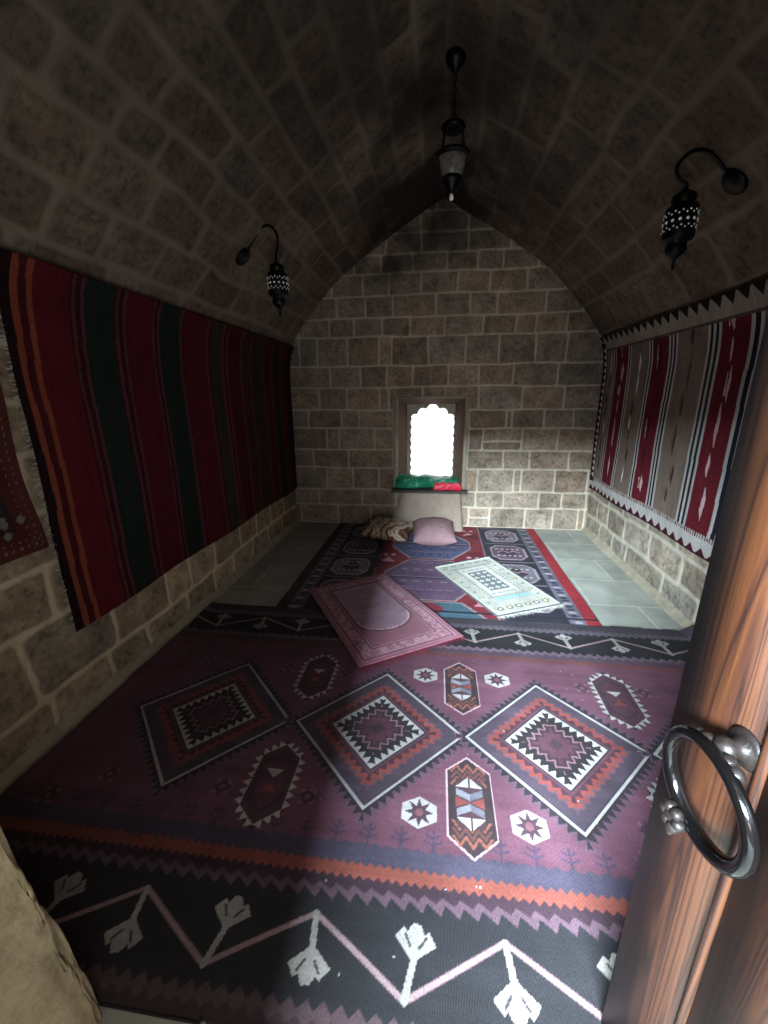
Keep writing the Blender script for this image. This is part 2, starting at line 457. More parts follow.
# ---- floor ---------------------------------------------------------------------
bmfl = bmesh.new()
box_bm(-1.76, 1.76, -1.6, 4.9, -0.06, 0.0, 0, bmfl)
mf, ntf, bf = new_mat('stone_floor_tiles')
cof = objco(ntf)
mpf = N(ntf, 'ShaderNodeMapping'); mpf.inputs['Location'].default_value = (0.16, 0.185, 0); ntf.links.new(cof, mpf.inputs[0])
br = N(ntf, 'ShaderNodeTexBrick'); br.offset = 0.5
for k, v in (('Color1', L4((164, 163, 152))), ('Color2', L4((150, 149, 140))), ('Mortar', L4((200, 194, 182)))): br.inputs[k].default_value = v
br.inputs['Scale'].default_value = 1.0; br.inputs['Mortar Size'].default_value = 0.006; br.inputs['Mortar Smooth'].default_value = 0.4
br.inputs['Brick Width'].default_value = 0.66; br.inputs['Row Height'].default_value = 0.44
ntf.links.new(mpf.outputs[0], br.inputs['Vector'])
nf = noise(ntf, 4, 5, 0.6, cof); nf2 = noise(ntf, 60, 4, 0.6, cof)
cf = mixc(ntf, 1.0, br.outputs['Color'], ramp(ntf, nf, [(0.3, G(0.75)), (0.7, G(1.15))]), 'MULTIPLY')
ntf.links.new(cf, bf.inputs['Base Color']); bf.inputs['Roughness'].default_value = 0.6; bf.inputs['Specular IOR Level'].default_value = 0.35
bump(ntf, bf, nf2, 0.15, 0.004)
tag(from_bm('floor', bmfl, mf, smooth=False), kind='structure')

# mortar fillet along the foot of both side walls
def fillet(name, side):
    bm = bmesh.new(); rows = []
    for y in np.linspace(YF, YB, 180):
        w = 0.012 + 0.03 * float(fbm(np.array(y * 3.0), np.array(1.0 + side), 5, 3)); hh = 0.02 + 0.05 * float(fbm(np.array(y * 2.2), np.array(4.0 + side), 6, 3))
        pts = [(HW + .02, hh + .02), (HW - .012, hh), (HW - .02 - w * .3, hh * .45), (HW - .02 - w * .7, hh * .12), (HW - .02 - w, 0.0)]
        rows.append([bm.verts.new((side * x, y, z)) for x, z in pts])
    for a, b in zip(rows[:-1], rows[1:]):
        for i in range(4): bm.faces.new((a[i], a[i + 1], b[i + 1], b[i]))
    return tag(from_bm(name, bm, M_fillet), kind='structure')
M_fillet = flat_mat('mortar_fillet', (158, 146, 126), 0.95, 0.1, 0, 14, 0.2, 0.5)
fillet('baseboard_left', -1); fillet('baseboard_right', 1)

# ------------------------------------------------------------------ window
win = empty('window_1', (-0.08, YB, 0.44)); tag(win, kind='structure')
wl = Vector(win.location)
def wobj(name, bm, mat, smooth=False, parent=win):
    for v in bm.verts: v.co -= wl
    return from_bm(name, bm, mat, parent, smooth=smooth)
# plaster edging of the opening
bm = bmesh.new()
box_bm(-.502, -.438, YB - .02, YB + .05, .45, 1.49, .012, bm)
box_bm(.292, .337, YB - .012, YB + .05, .45, 1.49, .01, bm)
box_bm(-.437, .291, YB - .008, YB + .05, 1.468, 1.49, .006, bm)
wobj('plaster_edging', bm, M_lightplaster, True)
# wall thickness around the opening, added to stop light leaking past the reveal
bm = bmesh.new()
box_bm(-.75, -.45, YB + .03, 5.05, .2, 1.75, 0, bm); box_bm(.30, .6, YB + .03, 5.05, .2, 1.75, 0, bm)
box_bm(-.5, .35, YB + .03, 5.05, 1.475, 1.75, 0, bm); box_bm(-.5, .35, YB + .03, 5.05, .2, .42, 0, bm)
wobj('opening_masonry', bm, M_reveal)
# splayed reveal
bm = bmesh.new()
A = [(-.44, .44), (.294, .44), (.294, 1.47), (-.44, 1.47)]; B = [(-.362, .44), (.196, .44), (.196, 1.40), (-.362, 1.40)]
NN = 8
va = [bm.verts.new((x, YB - .004, z)) for x, z in A]; vb = [bm.verts.new((x, 5.0, z)) for x, z in B]
for i in range(4): bm.faces.new((va[i], va[(i + 1) % 4], vb[(i + 1) % 4], vb[i]))
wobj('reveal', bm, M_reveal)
# pierced panel with a lobed arch and scalloped sides
def lobed():
    cx = -0.062; pts = []
    def arc(c, r, a0, a1, n=9):
        for k in range(n + 1):
            a = math.radians(a0 + (a1 - a0) * k / n); pts.append((c[0] + r * math.cos(a), c[1] + r * math.sin(a)))
    # right side going up
    z = 0.44; n = 8; dz = (1.235 - z) / n
    for k in range(n):
        arc((cx + 0.252, z + dz * (k + .5)), dz * .5, -88, 88, 6) if False else None
        for q in range(7):
            t = q / 6; pts.append((cx + 0.262 - 0.016 * (1 - math.sin(math.pi * t)), z + dz * (k + t)))
    arc((cx + .205, 1.235), .056, 0, 112)
    arc((cx + .118, 1.302), .056, 18, 122)
    arc((cx, 1.338), .068, 22, 158, 12)
    arc((cx - .118, 1.302), .056, 58, 162)
    arc((cx - .205, 1.235), .056, 68, 180)
    for k in range(n):
        for q in range(7):
            t = q / 6; pts.append((cx - 0.262 + 0.016 * (1 - math.sin(math.pi * t)), 1.235 - dz * (k + t)))
    return pts
bm = bmesh.new()
lp = lobed(); C0 = (-.062, 0.95)
outer = []
for x, z in lp:
    dx, dz = x - C0[0], z - C0[1]
    t = min((.31 / abs(dx)) if abs(dx) > 1e-6 else 99, ((1.46 - C0[1]) / dz) if dz > 1e-6 else 99, ((C0[1] - .43) / -dz) if dz < -1e-6 else 99)
    outer.append((C0[0] + dx * max(t, 1.0), C0[1] + dz * max(t, 1.0)))
for y0, y1 in ((4.985, 5.045),):
    f = [[bm.verts.new((x, y, z)) for x, z in P] for P in (lp, outer) for y in (y0, y1)]
    n = len(lp)
    for i in range(n - 1):
        bm.faces.new((f[0][i], f[0][i + 1], f[2][i + 1], f[2][i])); bm.faces.new((f[1][i], f[1][i + 1], f[3][i + 1], f[3][i]))
        bm.faces.new((f[0][i], f[0][i + 1], f[1][i + 1], f[1][i]))
wobj('lobed_arch_panel', bm, M_lightplaster)
bm = box_bm(-.517, .362, 4.585, 5.04, .418, .448, .006)
wobj('window_sill', bm, M_sill)

# plaster slope under the sill
bm = bmesh.new()
rows = []
for k in range(25):
    t = k / 24; z = .417 * (1 - t)
    e = t ** 1.5
    row = []
    x0 = -.385 - .12 * t - .05 * t ** 3; x1 = .285 + .035 * t
    yf = YB - .075 - .16 * e
    path = [(x0 - .02, YB + .02), (x0, yf + .04), (x0 + .025, yf)] + [(x0 + .025 + (x1 - x0 - .05) * q / 12, yf - .0) for q in range(1, 12)] + [(x1 - .025, yf), (x1, yf + .04), (x1 + .01, YB + .02)]
    for i, (x, y) in enumerate(path):
        nn = .012 * (float(fbm(np.array(x * 6), np.array(z * 6), 8, 3)) - .5)
        row.append(bm.verts.new((x, y + nn, z)))
    rows.append(row)
for a, b in zip(rows[:-1], rows[1:]):
    for i in range(len(a) - 1): bm.faces.new((a[i], a[i + 1], b[i + 1], b[i]))
tag(from_bm('trim_1', bm, M_plaster), kind='structure')

# ------------------------------------------------------------------ door with ring pull
E0 = Vector((.436, .69, 0)); DD = Vector((.09, -1.0, 0)).normalized(); DN = Vector((-1.0, -.09, 0)).normalized()   # leading edge, along, outward (towards the viewer)
door = empty('door_1', E0); tag(door, kind='structure')
ang = math.atan2(DD.y, DD.x); LEAN = math.radians(-.5)
door.rotation_euler = (Matrix.Rotation(ang, 3, 'Z') @ Matrix.Rotation(LEAN, 3, 'X')).to_euler()          # local x runs from the leading edge to the hinge, local y = left of it
# local -y is outward? outward in local coords:
Rm = Matrix.Rotation(-ang, 3, 'Z'); on = Rm @ DN; SG = 1 if on.y > 0 else -1
def dobj(name, bm, mat, parent=door, smooth=True):
    return from_bm(name, bm, mat, parent, smooth=smooth)
TH = .055
edges = [0.0, .178, .37, .56, .75, .92]
for k in range(5):
    bm = box_bm(edges[k] + .001, edges[k + 1] - .001, -TH if SG > 0 else 0, 0 if SG > 0 else TH, .012, 2.02, .007, seg=3)
    dobj('door_plank', bm, M_wood)
for k in range(1, 5):
    bm = tube_bm([(edges[k] + .004, SG * .0005, .02), (edges[k] + .004, SG * .0005, 1.0), (edges[k] + .004, SG * .0005, 2.0)], .0075, 12)
    dobj('bead_moulding', bm, M_wood)
# ring pull hanging on its boss
def dl(y_off, along, z): return Vector((along, SG * y_off, z))
RC = (.04, .152, .912); RR = .084
pull = empty('ring_pull', dl(0, .152, 1.002), door)
pl0 = Vector(pull.location)
def pobj(name, bm, mat):
    for v in bm.verts: v.co -= pl0
    return from_bm(name, bm, mat, pull)
tilt = math.radians(3)
path = []
for k in range(96):
    a = 2 * math.pi * k / 96
    path.append(dl(RC[0] + .010 * math.sin(a), RC[1] + RR * 0.98 * math.cos(a), RC[2] + RR * 1.03 * math.sin(a)))
def ring_r(t):
    a = 2 * math.pi * t
    return .0098 + .0034 * (0.5 - 0.5 * math.sin(a))
pobj('ring', tube_bm(path, ring_r, 20, True), M_ring)
bm = lathe_bm([(0, -.004), (.03, -.004), (.03, .003), (.025, .007), (.016, .009), (.013, .02), (.017, .028), (.016, .036), (.008, .043), (0, .045)], 28)
rot = Matrix.Rotation(-SG * math.pi / 2, 3, 'X')
for v in bm.verts:
    v.co = rot @ v.co; v.co += pl0
pobj('boss', bm, M_boss)
bm = bmesh.new()
for s in (-1, 1):
    for q in range(3):
        cpos = dl(RC[0], RC[1] + s * (.02 + .007 * q), RC[2] + RR * 1.03 * math.sqrt(max(0, 1 - ((.02 + .007 * q) / RR) ** 2)))
        sphere(bm, cpos, (.0125 if q != 1 else .0105), sub=2)
pobj('collar', bm, M_boss)
bm = bmesh.new()
bp = dl(RC[0] + .004, RC[1] - RR * .42, RC[2] - RR * 1.02)
for k in range(6):
    a = k * math.pi / 3
    sphere(bm, bp + Vector((.015 * math.cos(a), SG * .006, .015 * math.sin(a) - .002)), .0105, sub=2)
sphere(bm, bp, .0165, sub=2)
for k in range(4): sphere(bm, bp + Vector((-.004 * k * .4, 0, -.022 - .007 * k)), .0125 - .0024 * k, sub=2)
pobj('rosette_knocker', bm, M_boss)

# closed leaf added out of view to block daylight from the left floor
blocker = empty('daylight_blocker', (-.81, -.30, 0)); tag(blocker, kind='structure')
for k in range(2):
    bm = box_bm(.001 + .225 * k, .225 * k + .224, 0, .055, .012, 2.05, .007)
    from_bm('door_plank', bm, M_wood, blocker)

# ------------------------------------------------------------------ woven things: painter
class Canvas:
    def __init__(s, u0, u1, v0, v1, res, base, knot=None):
        s.nx = int(round((u1 - u0) / res)) + 1; s.ny = int(round((v1 - v0) / res)) + 1
        s.u = np.linspace(u0, u1, s.nx); s.v = np.linspace(v0, v1, s.ny)
        s.U, s.V = np.meshgrid(s.u, s.v)
        s.U0, s.V0 = s.U.copy(), s.V.copy()
        if knot:
            s.U = np.round(s.U / knot) * knot; s.V = np.round(s.V / knot) * knot
        s.c = np.zeros((s.ny, s.nx, 3)); s.c[:] = lin(base)
    def win(s, a, b, c, d, pad=0.01):
        i0, i1 = np.searchsorted(s.u, [a - pad, b + pad]); j0, j1 = np.searchsorted(s.v, [c - pad, d + pad])
        return slice(j0, j1), slice(i0, i1)
    def mask(s, m, col, w=None): s.c[m] = lin(col)
    def rect(s, a, b, c, d, col):
        w = s.win(a, b, c, d); U, V = s.U[w], s.V[w]
        s.c[w][(U >= a) & (U <= b) & (V >= c) & (V <= d)] = lin(col)
    def poly(s, pts, col):
        xs = [p[0] for p in pts]; ys = [p[1] for p in pts]
        w = s.win(min(xs), max(xs), min(ys), max(ys)); U, V = s.U[w], s.V[w]
        ins = np.zeros(U.shape, bool); n = len(pts)
        for i in range(n):
            x0, y0 = pts[i]; x1, y1 = pts[(i + 1) % n]
            if y0 == y1: continue
            c = (y0 > V) != (y1 > V)
            ins ^= c & (U < (x1 - x0) * (V - y0) / (y1 - y0) + x0)
        s.c[w][ins] = lin(col)
    def line(s, pts, wd, col, closed=False):
        P = list(pts) + ([pts[0]] if closed else [])
        for (x0, y0), (x1, y1) in zip(P[:-1], P[1:]):
            w = s.win(min(x0, x1), max(x0, x1), min(y0, y1), max(y0, y1), wd); U, V = s.U[w], s.V[w]
            dx, dy = x1 - x0, y1 - y0; l2 = dx * dx + dy * dy + 1e-12
            t = np.clip(((U - x0) * dx + (V - y0) * dy) / l2, 0, 1)
            d = np.hypot(U - x0 - t * dx, V - y0 - t * dy)
            s.c[w][d <= wd / 2] = lin(col)
    def disk(s, cx, cy, r, col, ry=None):
        ry = ry or r
        w = s.win(cx - r, cx + r, cy - ry, cy + ry); U, V = s.U[w], s.V[w]
        s.c[w][((U - cx) / r) ** 2 + ((V - cy) / ry) ** 2 <= 1] = lin(col)
    def teeth(s, p0, p1, n, h, col):
        """n triangles along p0->p1, pointing to the left of that direction by h"""
        dx, dy = (p1[0] - p0[0]) / n, (p1[1] - p0[1]) / n; l = math.hypot(dx, dy); nx_, ny_ = -dy / l * h, dx / l * h
        for k in range(n):
            a = (p0[0] + dx * k, p0[1] + dy * k); b = (a[0] + dx, a[1] + dy)
            s.poly([a, b, ((a[0] + b[0]) / 2 + nx_, (a[1] + b[1]) / 2 + ny_)], col)
    def mottle(s, amt=0.18, fu=3.0, fv=30.0, seed=1):
        f = 1 + amt * (fbm(s.U0 * fu, s.V0 * fv, seed, 3) - 0.5) * 2
        s.c *= f[..., None]

def tri(x, p):     # triangle wave 0..1
    q = (x / p) % 1.0
    return 1 - np.abs(q * 2 - 1)

# ---- the big kilim -------------------------------------------------------------
KC = 1.55
PUR = (94, 59, 72); DRK = (38, 33, 36); WHT = (158, 150, 148); SLT = (66, 54, 64); RUS = (118, 58, 54); BLU = (62, 55, 69); MAU = (88, 66, 78)
K = Canvas(-1.64, 1.69, -1.02, 1.02, 0.0035, PUR)
U, V = K.U, K.V
# slow dye changes across the field
K.c *= (0.86 + 0.3 * vnoise(U * 0.4, V * 7, 3))[..., None]
# branching little trees over the blue band
def tree(u, v0, h, up):
    K.line([(u, v0), (u + .004, v0 + up * h)], .009, (64, 50, 66))
    for q, l in ((.6, .03), (.85, .022)):
        K.line([(u, v0 + up * h * (q - .15)), (u - l, v0 + up * h * q)], .008, (64, 50, 66)); K.line([(u, v0 + up * h * (q - .15)), (u + l, v0 + up * h * q)], .008, (64, 50, 66))
for k in range(29):
    u = -1.56 + .113 * k
    tree(u, -.545, .085, 1)
# bands towards the viewer
def band(v0, v1, c): K.c[(V >= min(v0, v1)) & (V <= max(v0, v1))] = lin(c)
for sg in (-1, 1):
    inner = -.60 if sg < 0 else .60
    t = tri(U, .03)
    if sg < 0:
        m = (V < -.535 + .012 * tri(U, .05)); K.c[m] = lin(BLU)
        m = (V < -.585 - .014 * t); K.c[m] = lin((118, 62, 53))
        m = (V < -.625 - .014 * t); K.c[m] = lin((52, 35, 43))
        t2 = tri(U + .5 * V, .055)
        m = (V < -.655 - .02 * t2); K.c[m] = lin((84, 62, 72))
        m = (V < -.675 - .028 * t2); K.c[m] = lin((34, 32, 35))
    else:
        m = (V > .565 + .012 * t); K.c[m] = lin((92, 54, 54))
        m = (V > .60 + .012 * t); K.c[m] = lin((72, 55, 65))
        t2 = tri(U, .05)
        m = (V > .64 + .02 * t2); K.c[m] = lin((96, 80, 90))
        m = (V > .665 + .025 * t2); K.c[m] = lin((34, 31, 34))
# zigzag stems and leaves in the borders
LINE = (134, 112, 112); LEAF = (138, 131, 126)
def leaf(u, v, du, dv, sc=1.0):
    l = math.hypot(du, dv); ax, ay = du / l, dv / l; px, py = -ay, ax
    P = lambda a, b: (u + (ax * a + px * b) * sc, v + (ay * a + py * b) * sc)
    K.poly([P(-.042, 0), P(.004, -.06), P(.032, -.036), P(.022, -.024), P(.044, -.012), P(.044, .012), P(.022, .024), P(.032, .036), P(.004, .06)], LEAF)
    K.line([P(-.008, -.013), P(.016, -.03)], .007, (60, 55, 58)); K.line([P(-.008, .013), P(.016, .03)], .007, (60, 55, 58))
per = .548
vp, vt = -.742, -.893
zz = []
for k in range(-6, 8):
    up = -.868 + per * k; zz += [(up, vp), (up + per / 2, vt)]
K.line(zz, .017, (96, 70, 80)); K.line(zz, .0125, LINE)
for k in range(-6, 8):
    up = -.868 + per * k
    K.line([(up, vp), (up + .012, vp - .085)], .018, LEAF); leaf(up + .012, vp - .115, .01, -1)
    ut = up + per / 2
    K.line([(ut, vt), (ut + .022, vt + .09)], .018, LEAF); leaf(ut + .022, vt + .12, .1, 1)
zz = []
per2 = .572
for k in range(-5, 6):
    ut = .268 + per2 * k; zz += [(ut, .735), (ut + per2 / 2, .865)]
K.line(zz, .014, LINE)
for k in range(-5, 6):
    ut = .268 + per2 * k
    K.line([(ut, .735), (ut - .01, .82)], .022, LEAF); leaf(ut - .01, .845, 0, 1, .9)
    up = ut + per2 / 2
    K.line([(up, .865), (up + .01, .79)], .022, LEAF); leaf(up + .01, .765, 0, -1, .9)
# outer toothed edges
t2 = tri(U, .045)
K.c[V < -.945 + .022 * t2] = lin((76, 58, 62)); K.c[V < -.975 + .02 * tri(U + .02, .045)] = lin((58, 44, 48)); K.c[V < -1.005] = lin((40, 34, 36))
K.c[V > .905 - .02 * t2] = lin((86, 76, 84)); K.c[V > .945 - .018 * tri(U + .02, .04)] = lin((60, 52, 58)); K.c[V > .985] = lin((56, 50, 56))
# end bands on the left and right
# big stepped diamonds
def diamond(cx, cv, half):
    w = K.win(cx - half - .1, cx + half + .1, cv - half - .1, cv + half + .1)
    x = U[w] - cx; y = V[w] - cv
    d = np.abs(x) + np.abs(y); e = np.where(x * y > 0, x - y, x + y)
    tt = tri(e, .05); t3 = tri(e, .058)
    C = K.c[w]
    def ring(lo, hi, col): C[(d >= lo) & (d <= hi)] = lin(col)
    ring(half, half + .03 + .045 * tt, MAU); ring(half, half + .008 + .045 * tt, (44, 36, 42))
    ring(0, half, WHT); ring(0, half - .016, (58, 48, 58)); ring(0, half - .024, SLT)
    ring(0, .30 + .02 * t3, (90, 62, 72)); ring(0, .275 + .04 * t3, RUS); ring(0, .245 + .035 * t3, (62, 40, 48)); ring(0, .24, (82, 52, 62))
    ring(0, .226, (50, 42, 46)); ring(0, .216, WHT); ring(0, .165 + .046 * tt, (40, 34, 37))
    ring(0, .115 + .036 * t3, (120, 88, 94)); ring(0, .098 + .036 * t3, (52, 38, 44)); ring(0, .075 + .03 * t3, (76, 46, 56)); ring(0, .035, (58, 40, 48)); 
for cx in (-1.05, -.238, .553, 1.345): diamond(cx, -.02, .393)
# small eight pointed stars in white hexagons
def small_hex(u, v, s=1.0, white=True):
    H = [(u - .03 * s, v + .058 * s), (u + .03 * s, v + .058 * s), (u + .066 * s, v + .02 * s), (u + .066 * s, v - .02 * s), (u + .03 * s, v - .058 * s), (u - .03 * s, v - .058 * s), (u - .066 * s, v - .02 * s), (u - .066 * s, v + .02 * s)]
    H = [(u, v + .062 * s), (u + .064 * s, v + .03 * s), (u + .064 * s, v - .03 * s), (u, v - .062 * s), (u - .064 * s, v - .03 * s), (u - .064 * s, v + .03 * s)]
    if white: K.poly(H, WHT)
    star = []
    for k in range(16):
        a = math.pi * k / 8 + math.pi / 8; r = (.056 if k % 2 else .026) * s
        star.append((u + r * math.cos(a), v + r * math.sin(a)))
    K.poly(star, (66, 48, 56) if white else (62, 44, 56)); K.disk(u, v, .015 * s, (108, 70, 78))
for u, v in ((-.03, -.395), (.365, -.40), (-.03, .385), (.355, .39)): small_hex(u, v)
for u, v in ((-.81, -.385), (-.46, -.385), (-.47, .355), (-.80, .36), (.79, .375), (1.09, .375), (.78, -.365), (1.1, -.37), (-1.47, -.5), (-1.45, .46), (-1.3, .37), (-1.3, -.385)):
    small_hex(u, v, .78, False)
    for k in range(4):
        a = math.pi / 4 + k * math.pi / 2; K.disk(u + .033 * math.cos(a), v + .033 * math.sin(a), .008, (116, 88, 94))
# tall hexagons
def tall_hex(u, v, hh, white):
    O = lambda s: [(u, v + hh * s), (u + .088 * s, v + (hh - .07) * s), (u + .088 * s, v - (hh - .07) * s), (u, v - hh * s), (u - .088 * s, v - (hh - .07) * s), (u - .088 * s, v + (hh - .07) * s)]
    if white:
        K.poly(O(1.0), (172, 140, 144)); K.poly(O(.955), (52, 40, 43))
        for sg in (-1, 1):
            for k in range(3):
                y0 = v + sg * (hh - .045 - .028 * k)
                K.line([(u - .066, y0 - sg * .03), (u - .044, y0), (u - .022, y0 - sg * .03), (u, y0 + sg * .005), (u + .022, y0 - sg * .03), (u + .044, y0), (u + .066, y0 - sg * .03)], .009, (122, 72, 62) if k % 2 == 0 else (90, 56, 53))
        K.rect(u - .05, u + .05, v - .1, v + .1, (68, 48, 53))
        for sg in (-1, 1):
            K.poly([(u - .052, v + sg * .062), (u + .052, v + sg * .062), (u, v + sg * .108)], WHT); K.line([(u, v + sg * .062), (u, v + sg * .105)], .007, (60, 50, 56))
            K.poly([(u - .05, v + sg * .056), (u, v + sg * .034), (u, v + sg * .006), (u - .05, v + sg * .028)], (120, 116, 124)); K.poly([(u + .05, v + sg * .056), (u, v + sg * .034), (u, v + sg * .006), (u + .05, v + sg * .028)], (96, 90, 100))
        K.poly([(u - .055, v + .022), (u, v), (u - .055, v - .022)], (120, 62, 60)); K.poly([(u + .055, v + .022), (u, v), (u + .055, v - .022)], (120, 62, 60))
    else:
        K.poly(O(1.04), (50, 42, 48)); K.poly(O(.93), (70, 44, 53))
        P = O(.93)
        for a, b in zip(P, P[1:] + P[:1]):
            n = max(3, int(math.hypot(b[0] - a[0], b[1] - a[1]) / .034)); K.teeth(b, a, n, -.03, WHT)
        P = O(.72)
        K.poly(P, (56, 44, 50)); K.poly(O(.62), (76, 48, 57))
        for sg in (-1, 1):
            K.poly([(u - .035, v + sg * .05), (u + .035, v + sg * .05), (u, v + sg * .012)], (112, 56, 54) if sg < 0 else WHT)
for sg in (-1, 1):
    tall_hex(.16, sg * .325 - .01, .205, True)
    tall_hex(-.625, sg * .325 - .01, .19, False); tall_hex(.94, sg * .325 - .01, .2, False)
# specks of fluff lying in the weave
for k in range(60):
    K.disk(RNG.uniform(-.6, 1.5), RNG.uniform(-.9, .8), RNG.uniform(.002, .0035), (150, 146, 146))
K.mottle(.22, 2.0, 36, 5)
bl = fbm(K.U0 * 1.6, K.V0 * 1.6, 77, 4); K.c *= (0.82 + 0.36 * bl)[..., None]
Xk = K.U0 + .012 * (fbm(K.V0 * 4, K.U0 * 0.4, 12, 3) - .5) * sstep(1.3, 1.64, np.abs(K.U0)); Yk = KC + K.V0 + .03 * (fbm(K.U0 * 2.2, K.V0 * 0.5, 9, 2) - .5) * sstep(.6, 1.0, np.abs(K.V0))
Yk = np.clip(Yk, .562, 2.566)
Zk = .014 + .006 * (fbm(K.U0 * 1.5, K.V0 * 1.5, 15, 3) - .5) + .045 * sstep(1.58, 1.68, K.U0) * sstep(.9, 1.0, K.V0) + .02 * sstep(-1.54, -1.64, K.U0) * fbm(K.V0 * 4, K.V0 * 4, 19, 2)
me = grid_mesh('kilim_rug', Xk, Yk, Zk); set_col(me, K.c)
kil = link('kilim_rug', me, M_weave)
sm = kil.modifiers.new('thick', 'SOLIDIFY'); sm.thickness = .008; sm.offset = -1
tag(kil, 'huge purple and black kilim with white outlined diamonds, filling the front floor', 'rug')
# frayed warp ends along the wall
def fringe(name, p0, p1, out, n, ln, mat, parent, z=.012, wd=.004, rnd=.5, seed=1):
    r = random.Random(seed); bm = bmesh.new()
    p0, p1, out = Vector(p0), Vector(p1), Vector(out).normalized(); al = (p1 - p0).normalized()
    for k in range(n):
        b = p0.lerp(p1, (k + r.random()) / n); L = ln * r.uniform(1 - rnd, 1 + rnd * .4)
        d = (out + al * r.uniform(-.45, .45)).normalized(); d2 = (out + al * r.uniform(-.9, .9)).normalized()
        w = al * wd * r.uniform(.6, 1.4)
        pts = [b, b + d * L * .5, b + d * L * .5 + d2 * L * .5]; zz = [z, z - .001, z - .004 + r.uniform(0, .006)]
        if abs(out.z) > .5: zz = [0, 0, 0]
        vs = [(bm.verts.new(p - w * (1 - .35 * i) + Vector((0, 0, zq))), bm.verts.new(p + w * (1 - .35 * i) + Vector((0, 0, zq)))) for i, (p, zq) in enumerate(zip(pts, zz))]
        for (a, b_), (c, d_) in zip(vs[:-1], vs[1:]): bm.faces.new((a, b_, d_, c))
    return from_bm(name, bm, mat, parent, smooth=False)
fringe('warp_fringe', (-1.632, 1.35, 0), (-1.632, 1.75, 0), (-1, .3, 0), 26, .04, M_fringe, kil, z=.022, seed=3)

# ---- red rug at the back -------------------------------------------------------------
R = Canvas(-1.15, 1.13, 2.572, 4.66, 0.006, (116, 42, 50), 0.012)
U, V = R.U, R.V; au = np.abs(U + .012)
R.c[au > .50] = lin((44, 42, 52))
R.c[(au > .50) & (au < .515)] = lin((120, 112, 122))
for sg in (-1, 1):
    o = -.012
    for k, yc in enumerate((4.36, 3.87, 3.38, 2.90)):
        cx = o + sg * .735
        P = [(cx - .17, yc - .1), (cx - .1, yc - .19), (cx + .1, yc - .19), (cx + .17, yc - .1), (cx + .17, yc + .1), (cx + .1, yc + .19), (cx - .1, yc + .19), (cx - .17, yc + .1)]
        R.poly(P, (158, 140, 148)); R.poly([((x - cx) * .9 + cx, (y - yc) * .9 + yc) for x, y in P], (96, 74, 86) if k % 2 else (112, 104, 112))
        R.poly([(cx, yc + .13), (cx + .1, yc), (cx, yc - .13), (cx - .1, yc)], (62, 52, 62))
        for q in range(5):
            R.disk(cx - .1 + .05 * q, yc + .085, .014, (190, 176, 180)); R.disk(cx - .1 + .05 * q, yc - .085, .014, (190, 176, 180))
        R.line([(cx - .1, yc), (cx - .05, yc + .04), (cx, yc), (cx + .05, yc + .04), (cx + .1, yc)], .016, (170, 130, 140))
        R.line([(cx - .19, yc + .245), (cx + .19, yc + .245)], .014, (140, 128, 138))
    a, b = (o + sg * .94, o + sg * 1.045)
    R.rect(min(a, b), max(a, b), 2.5, 4.7, (104, 100, 112))
    for k in range(48):
        y = 2.6 + k * .044
        R.poly([(o + sg * .955, y), (o + sg * 1.0, y + .02), (o + sg * 1.035, y), (o + sg * 1.0, y - .02)], (54, 50, 62) if k % 3 else (166, 154, 160))
    a, b = (o + sg * 1.05, o + sg * 1.2); R.rect(min(a, b), max(a, b), 2.5, 4.7, (146, 42, 50) if sg > 0 else (74, 44, 52))
    a, b = (o + sg * .925, o + sg * .94); R.rect(min(a, b), max(a, b), 2.5, 4.7, (50, 46, 58))
def bighex(yc, fill, alt):
    cx = -.03
    P = [(cx - .2, yc + .40), (cx + .2, yc + .40), (cx + .40, yc + .1), (cx + .40, yc - .1), (cx + .2, yc - .40), (cx - .2, yc - .40), (cx - .40, yc - .1), (cx - .40, yc + .1)]
    R.poly(P, (156, 134, 136)); R.poly([((x - cx) * .95 + cx, (y - yc) * .96 + yc) for x, y in P], fill)
    for row in (-.27, -.12, .12, .27):
        for k in range(5):
            x = cx - .18 + .09 * k; wv = .9 if abs(row) > .2 else 1.25
            x = cx + (x - cx) * wv
            R.line([(x, yc + row - .045), (x, yc + row + .045)], .02, alt); R.line([(x - .02, yc + row + .045), (x + .02, yc + row + .045)], .018, (136, 120, 134))
    R.line([(cx - .38, yc), (cx + .38, yc)], .03, (60, 52, 70)); R.line([(cx - .36, yc + .02), (cx + .36, yc + .02)], .012, (148, 130, 142))
bighex(4.02, (84, 84, 110), (62, 60, 92)); bighex(3.2, (102, 78, 100), (92, 70, 104))
cx, yc = -.03, 2.6
P = [(cx - .2, yc + .19), (cx + .22, yc + .19), (cx + .42, yc - .1), (cx - .42, yc - .1)]
R.poly([(cx - .25, 2.79), (cx + .25, 2.79), (cx + .42, 2.56), (cx - .42, 2.56)], (156, 134, 136)); R.poly([(cx - .235, 2.775), (cx + .235, 2.775), (cx + .4, 2.56), (cx - .4, 2.56)], (72, 96, 110)); R.disk(cx - .05, 2.68, .16, (128, 50, 62), .09)
for sg in (-1, 1):                                                    # corner motifs on the red ground
    for yc in (4.42, 3.62, 2.84):
        x = -.03 + sg * .40
        R.poly([(x - .07, yc - .1), (x + .07, yc - .1), (x, yc + .02)], (196, 130, 140)); R.disk(x - .04, yc + .07, .02, (206, 160, 166)); R.disk(x + .04, yc + .07, .02, (206, 160, 166))
    for yc in (3.78, 3.46, 4.3, 2.98):
        R.poly([(-.03 + sg * .49, yc - .1), (-.03 + sg * .33, yc), (-.03 + sg * .49, yc + .1)], (96, 30, 38))
R.rect(-1.15, 1.14, 2.64, 2.655, (40, 34, 40))
R.mottle(.2, 3, 20, 8)
